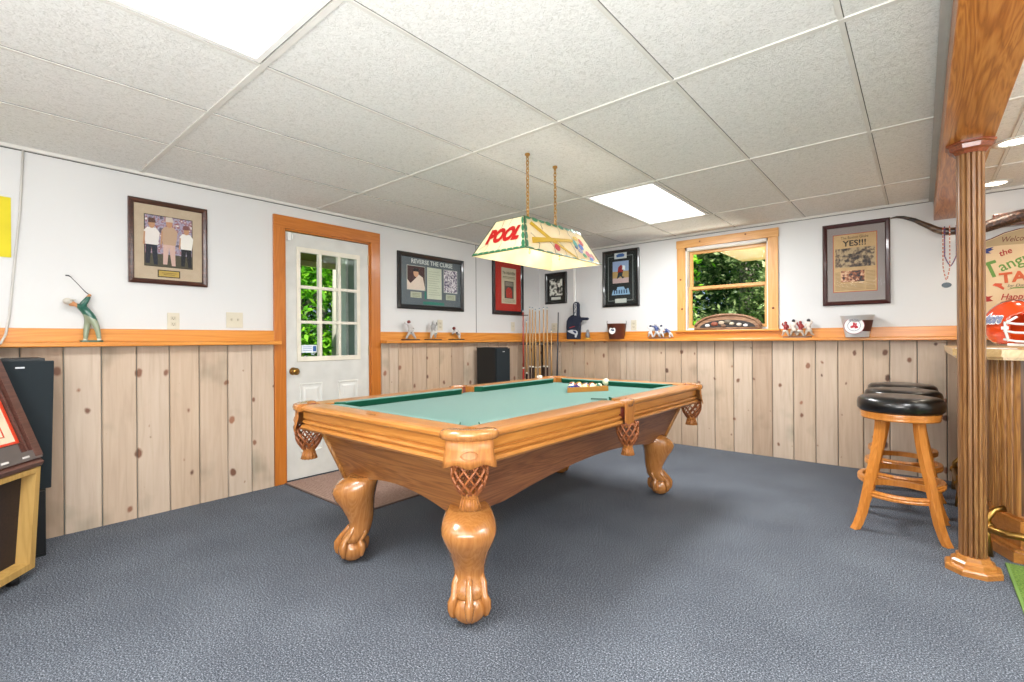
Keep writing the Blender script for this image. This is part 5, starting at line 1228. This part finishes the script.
# arched plaque standing on the sill
r = on_back('arched_plaque', -1.51, 1.2435, 'low arched wooden plaque with carved scene standing on the window sill', 'plaque', None, .045)
arc_o = [(-.33, 0), (.33, 0), (.33, .03)]+[(.33*math.cos(math.radians(a)), .03+.13*math.sin(math.radians(a))**.9) for a in range(10, 171, 10)]+[(-.33, .03)]
PLQ = wood('carved_plaque_wood', '#5c3a26', '#8a6448', '#a5805f', 'x', 1.5, .5, .1)
MB().mat(PLQ).yprism(arc_o, -.008, .008).build('plaque_body', None, r)
b = MB(); b.mat(PLQ); n = 18
pth = [(.315*math.cos(math.radians(a)), -.012, .018+.135*max(0, math.sin(math.radians(a)))**.9) for a in range(4, 177, 8)]
b.tube(pth, .013, 6); b.tube([(-.32, -.012, .012), (.32, -.012, .012)], .010, 6); b.build('plaque_rim', None, r)
b = MB(); b.mat(flat('#2c2420')).poly([(.27*math.cos(math.radians(a)), .022+.078*math.sin(math.radians(a))) for a in range(0, 181, 12)], -.0085); b.build('plaque_field', None, r)
b = MB()
for x, z, s, c_ in ((-.19, .045, .02, '#d8d4d0'), (-.12, .06, .028, '#8a4a34'), (-.05, .07, .024, '#b8a48c'), (.01, .08, .026, '#6a6050'), (.05, .06, .02, '#c0b49c'), (.12, .05, .02, '#d0c4b4'), (.18, .04, .018, '#e0dcd8'), (-.03, .04, .02, '#7a5a44')):
    b.mat(flat(c_)).ball((x, -.012, z), s, 10, 6, (1.3, .35, .8))
b.build('carved_relief', None, r)

# ---------------------------------------------------------------- outdoors
struct(MB().mat(m_noise('lawn', [(.3, '#2c4a18'), (.6, '#4c7028'), (.8, '#6a8a3a')], 6, .9)).box((-30, -12, -.3), (22, 34, -.12)).build('ground'), 'grassy ground outside the windows', 'ground')
SOF = flat('#e8c88c', .8)
sf = empty('porch_soffit', (-5.3, 6.4, 2.35), 'tan porch roof soffit seen through the window and door', 'porch roof')
b = MB(); b.mat(SOF)
b.box((-2.10, 5.37, 2.34), (2.8, 8.0, 2.40)); b.xf(Matrix.Translation((5.3, -6.4, -2.35))); b.build('back_soffit', None, sf)
b = MB(); b.mat(flat('#8a6f4a', .8)).box((-6.9, 1.2, 2.34), (-4.09, 5.2, 2.40)); b.mat(flat('#f0d8a8')).box((-6.93, 1.2, 2.26), (-6.88, 5.2, 2.42)); b.xf(Matrix.Translation((5.3, -6.4, -2.35))); b.build('side_soffit', None, sf)
b = MB(); b.mat(flat('#8c948c', .6)).box((-5.0, 3.0, -.12), (-4.1, 3.1, 2.34)); b.mat(flat('#e0e0dc')).box((-5.1, 2.97, -.12), (-5.0, 3.1, 2.34)).box((-4.72, 2.975, -.12), (-4.69, 3.0, 2.34))
o = b.build('porch_side_wall', None, None, (0, 0, 0)); tag(o, 'grey sided porch wall with white corner board outside the door', 'porch wall')
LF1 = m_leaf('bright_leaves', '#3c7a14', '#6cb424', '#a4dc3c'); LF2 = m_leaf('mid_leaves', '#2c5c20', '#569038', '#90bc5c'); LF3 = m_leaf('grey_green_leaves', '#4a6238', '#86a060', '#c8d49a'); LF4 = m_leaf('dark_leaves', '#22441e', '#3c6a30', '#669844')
def tree(x, y, h, rad, leafm, label, trunk=.12, n=5200, low=.3, ls=.13, tm=None, name='tree'):
    n = int(n*1.7); ls *= .68
    r = empty(name, (x, y, -.12), label, 'tree' if name == 'tree' else 'bush', 'trees and bushes outside the windows')
    b = MB(); tm = tm or m_noise('grey_bark', [(.3, '#5a544c'), (.6, '#8c867c'), (.8, '#a8a298')], 14, .9, (3, 3, .6), bump=.8)
    b.mat(tm).tube([(0, 0, 0), (.03, .02, h*.4), (-.04, .03, h*.9)], [trunk, trunk*.8, trunk*.35], 12)
    for k in range(5):
        a = k*1.26; b.tube([(0, 0, h*(.3+.1*k)), (rad*.4*math.cos(a), rad*.4*math.sin(a), h*(.42+.1*k)), (rad*.8*math.cos(a), rad*.8*math.sin(a), h*(.5+.1*k))], [trunk*.4, trunk*.25, .01], 6)
    b.build('trunk', None, r)
    V, F = [], []; rng = random.Random(int(x*97+y*31)); clumps = [(rng.uniform(-1, 1), rng.uniform(-1, 1), rng.uniform(low, 1)) for _ in range(46)]
    for i in range(n):
        cx, cy, cz = clumps[i % 46]; q = math.hypot(cx, cy); 
        if q > 1: cx /= q; cy /= q
        px, py, pz = cx*rad*.85+rng.gauss(0, rad*.16), cy*rad*.85+rng.gauss(0, rad*.16), h*cz+rng.gauss(0, h*.06)
        if pz < .02: pz = .05+rng.random()*.3
        d1 = Vector((rng.gauss(0, 1), rng.gauss(0, 1), rng.gauss(0, .6))).normalized(); d2 = d1.cross(Vector((rng.gauss(0, 1), rng.gauss(0, 1), rng.gauss(0, 1)))).normalized()
        s = ls*rng.uniform(.6, 1.3); p = Vector((px, py, pz)); k0 = len(V)
        V += [tuple(p-d1*s), tuple(p+d2*s*.45), tuple(p+d1*s), tuple(p-d2*s*.45)]; F.append([k0, k0+1, k0+2, k0+3])
    b = MB(); b.mat(leafm).raw(V, F); b.build('foliage', None, r)
tree(-12.0, 6.4, 7, 2.0, LF2, 'leafy green tree standing beyond the porch, seen through the door', .16, 7000, .12)
tree(-9.0, 4.35, 4.6, 1.3, LF1, 'bright green sunlit tree seen in the upper left door panes', .10, 6200, .12, .12)
tree(-13.6, 8.0, 8, 2.2, LF4, 'dark tree in the deep background seen through the door', .2, 6000, .1, .16)
tree(-7.7, 4.40, 7.5, 1.2, LF2, 'tree with pale grey trunk close behind the door panes',   .11, 2600, .66, .13, flat('#bcb6ac', .9))
tree(-5.0, 9.6, 6, 1.4, LF1, 'bright yellow-green tree at the left of the window view', .12, 6500, .05, .13)
tree(-3.2, 12.4, 6.2, 1.8, LF3, 'grey-green bushy tree filling the middle of the window view', .2, 14000, .04, .105)
tree(-.9, 11.0, 5.4, 1.7, LF3, 'pale flowering bush at the right of the window view', .14, 12000, .04, .10)
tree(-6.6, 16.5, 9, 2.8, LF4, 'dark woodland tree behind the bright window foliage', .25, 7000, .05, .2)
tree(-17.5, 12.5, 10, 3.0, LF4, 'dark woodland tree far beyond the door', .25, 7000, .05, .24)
tree(-9.6, 6.6, 2.4, 1.0, LF2, 'low green bush beyond the porch through the door', .05, 3500, .05, .1, name='bush')
tree(-2.4, 16.0, 8, 3.0, LF4, 'dark woodland tree in the deep background of the window', .25, 7000, .03, .22)
tree(-17.0, 6.5, 9, 3.0, LF4, 'tall dark tree at the back of the door view', .25, 7000, .05, .24)

# ---------------------------------------------------------------- world, sun, fill, camera
wd = bpy.data.worlds.new('sky'); bpy.context.scene.world = wd; wd.use_nodes = True; nt = wd.node_tree
sk = nt.nodes.new('ShaderNodeTexSky'); sk.sky_type = 'HOSEK_WILKIE'; sk.turbidity = 4; sk.sun_direction = (.4, -.5, .75)
nt.links.new(sk.outputs[0], nt.nodes['Background'].inputs['Color']); nt.nodes['Background'].inputs['Strength'].default_value = 3.6
su = bpy.data.lights.new('sun', 'SUN'); su.energy = 16; su.angle = .02; su.color = (1, .96, .88)
so = bpy.data.objects.new('sun', su); C.objects.link(so); so.rotation_euler = Vector((.45, -.5, .74)).to_track_quat('Z', 'Y').to_euler()
# added fill lights under the ceiling behind the camera, not real fixtures
for (x, y, z, sx, sy, e) in ((-.2, -1.2, 2.22, 2.2, 1.2, 45), (1.6, 1.0, 2.2, .8, 1.6, 20)):
    la = bpy.data.lights.new('room_fill', 'AREA'); la.shape = 'RECTANGLE'; la.size = sx; la.size_y = sy; la.energy = e; la.color = (.98, .988, 1)
    lo = bpy.data.objects.new('room_fill', la); C.objects.link(lo); lo.location = (x, y, z)
# added soft fill aimed up from behind the camera to brighten the ceiling
la = bpy.data.lights.new('ceiling_fill', 'AREA'); la.size = 1.6; la.energy = 170; la.color = (1, .99, .98)
lo = bpy.data.objects.new('ceiling_fill', la); C.objects.link(lo); lo.location = (.1, -.6, 1.2); lo.rotation_euler = (math.radians(140), 0, math.radians(40))
for (x, y, z, e) in ((1.9, 2.4, 1.7, 75), (-2.0, -1.8, 1.7, 55)):  # added out-of-view fills that lift the ceiling, no lamp stands here
    la = bpy.data.lights.new('upward_fill', 'AREA'); la.size = .8; la.energy = e; la.color = (.98, .988, 1)
    lo = bpy.data.objects.new('upward_fill', la); C.objects.link(lo); lo.location = (x, y, z); lo.rotation_euler = (PI, 0, 0)
la = bpy.data.lights.new('soffit_fill', 'AREA'); la.size = 1.2; la.energy = 150; la.color = (1, .93, .8)  # added outdoor fill that brightens the soffit from below
lo = bpy.data.objects.new('soffit_fill', la); C.objects.link(lo); lo.location = (-.4, 6.8, .1); lo.rotation_euler = (PI, 0, 0)
cam = bpy.data.cameras.new('camera'); co = bpy.data.objects.new('camera', cam); C.objects.link(co)
cam.sensor_width = 36; cam.lens = 482/1024*36; cam.clip_start = .05; cam.clip_end = 200; cam.shift_y = -.9/1024
co.matrix_world = Matrix.Translation((0, 0, 1.15)) @ Matrix.Rotation(math.radians(40.3), 4, 'Z') @ Matrix.Rotation(PI/2, 4, 'X') @ Matrix.Rotation(math.radians(-.38), 4, 'Z')
bpy.context.scene.camera = co
vs = bpy.context.scene.view_settings; vs.view_transform = 'Standard'; vs.look = 'None'; vs.exposure = -.24; vs.gamma = 1
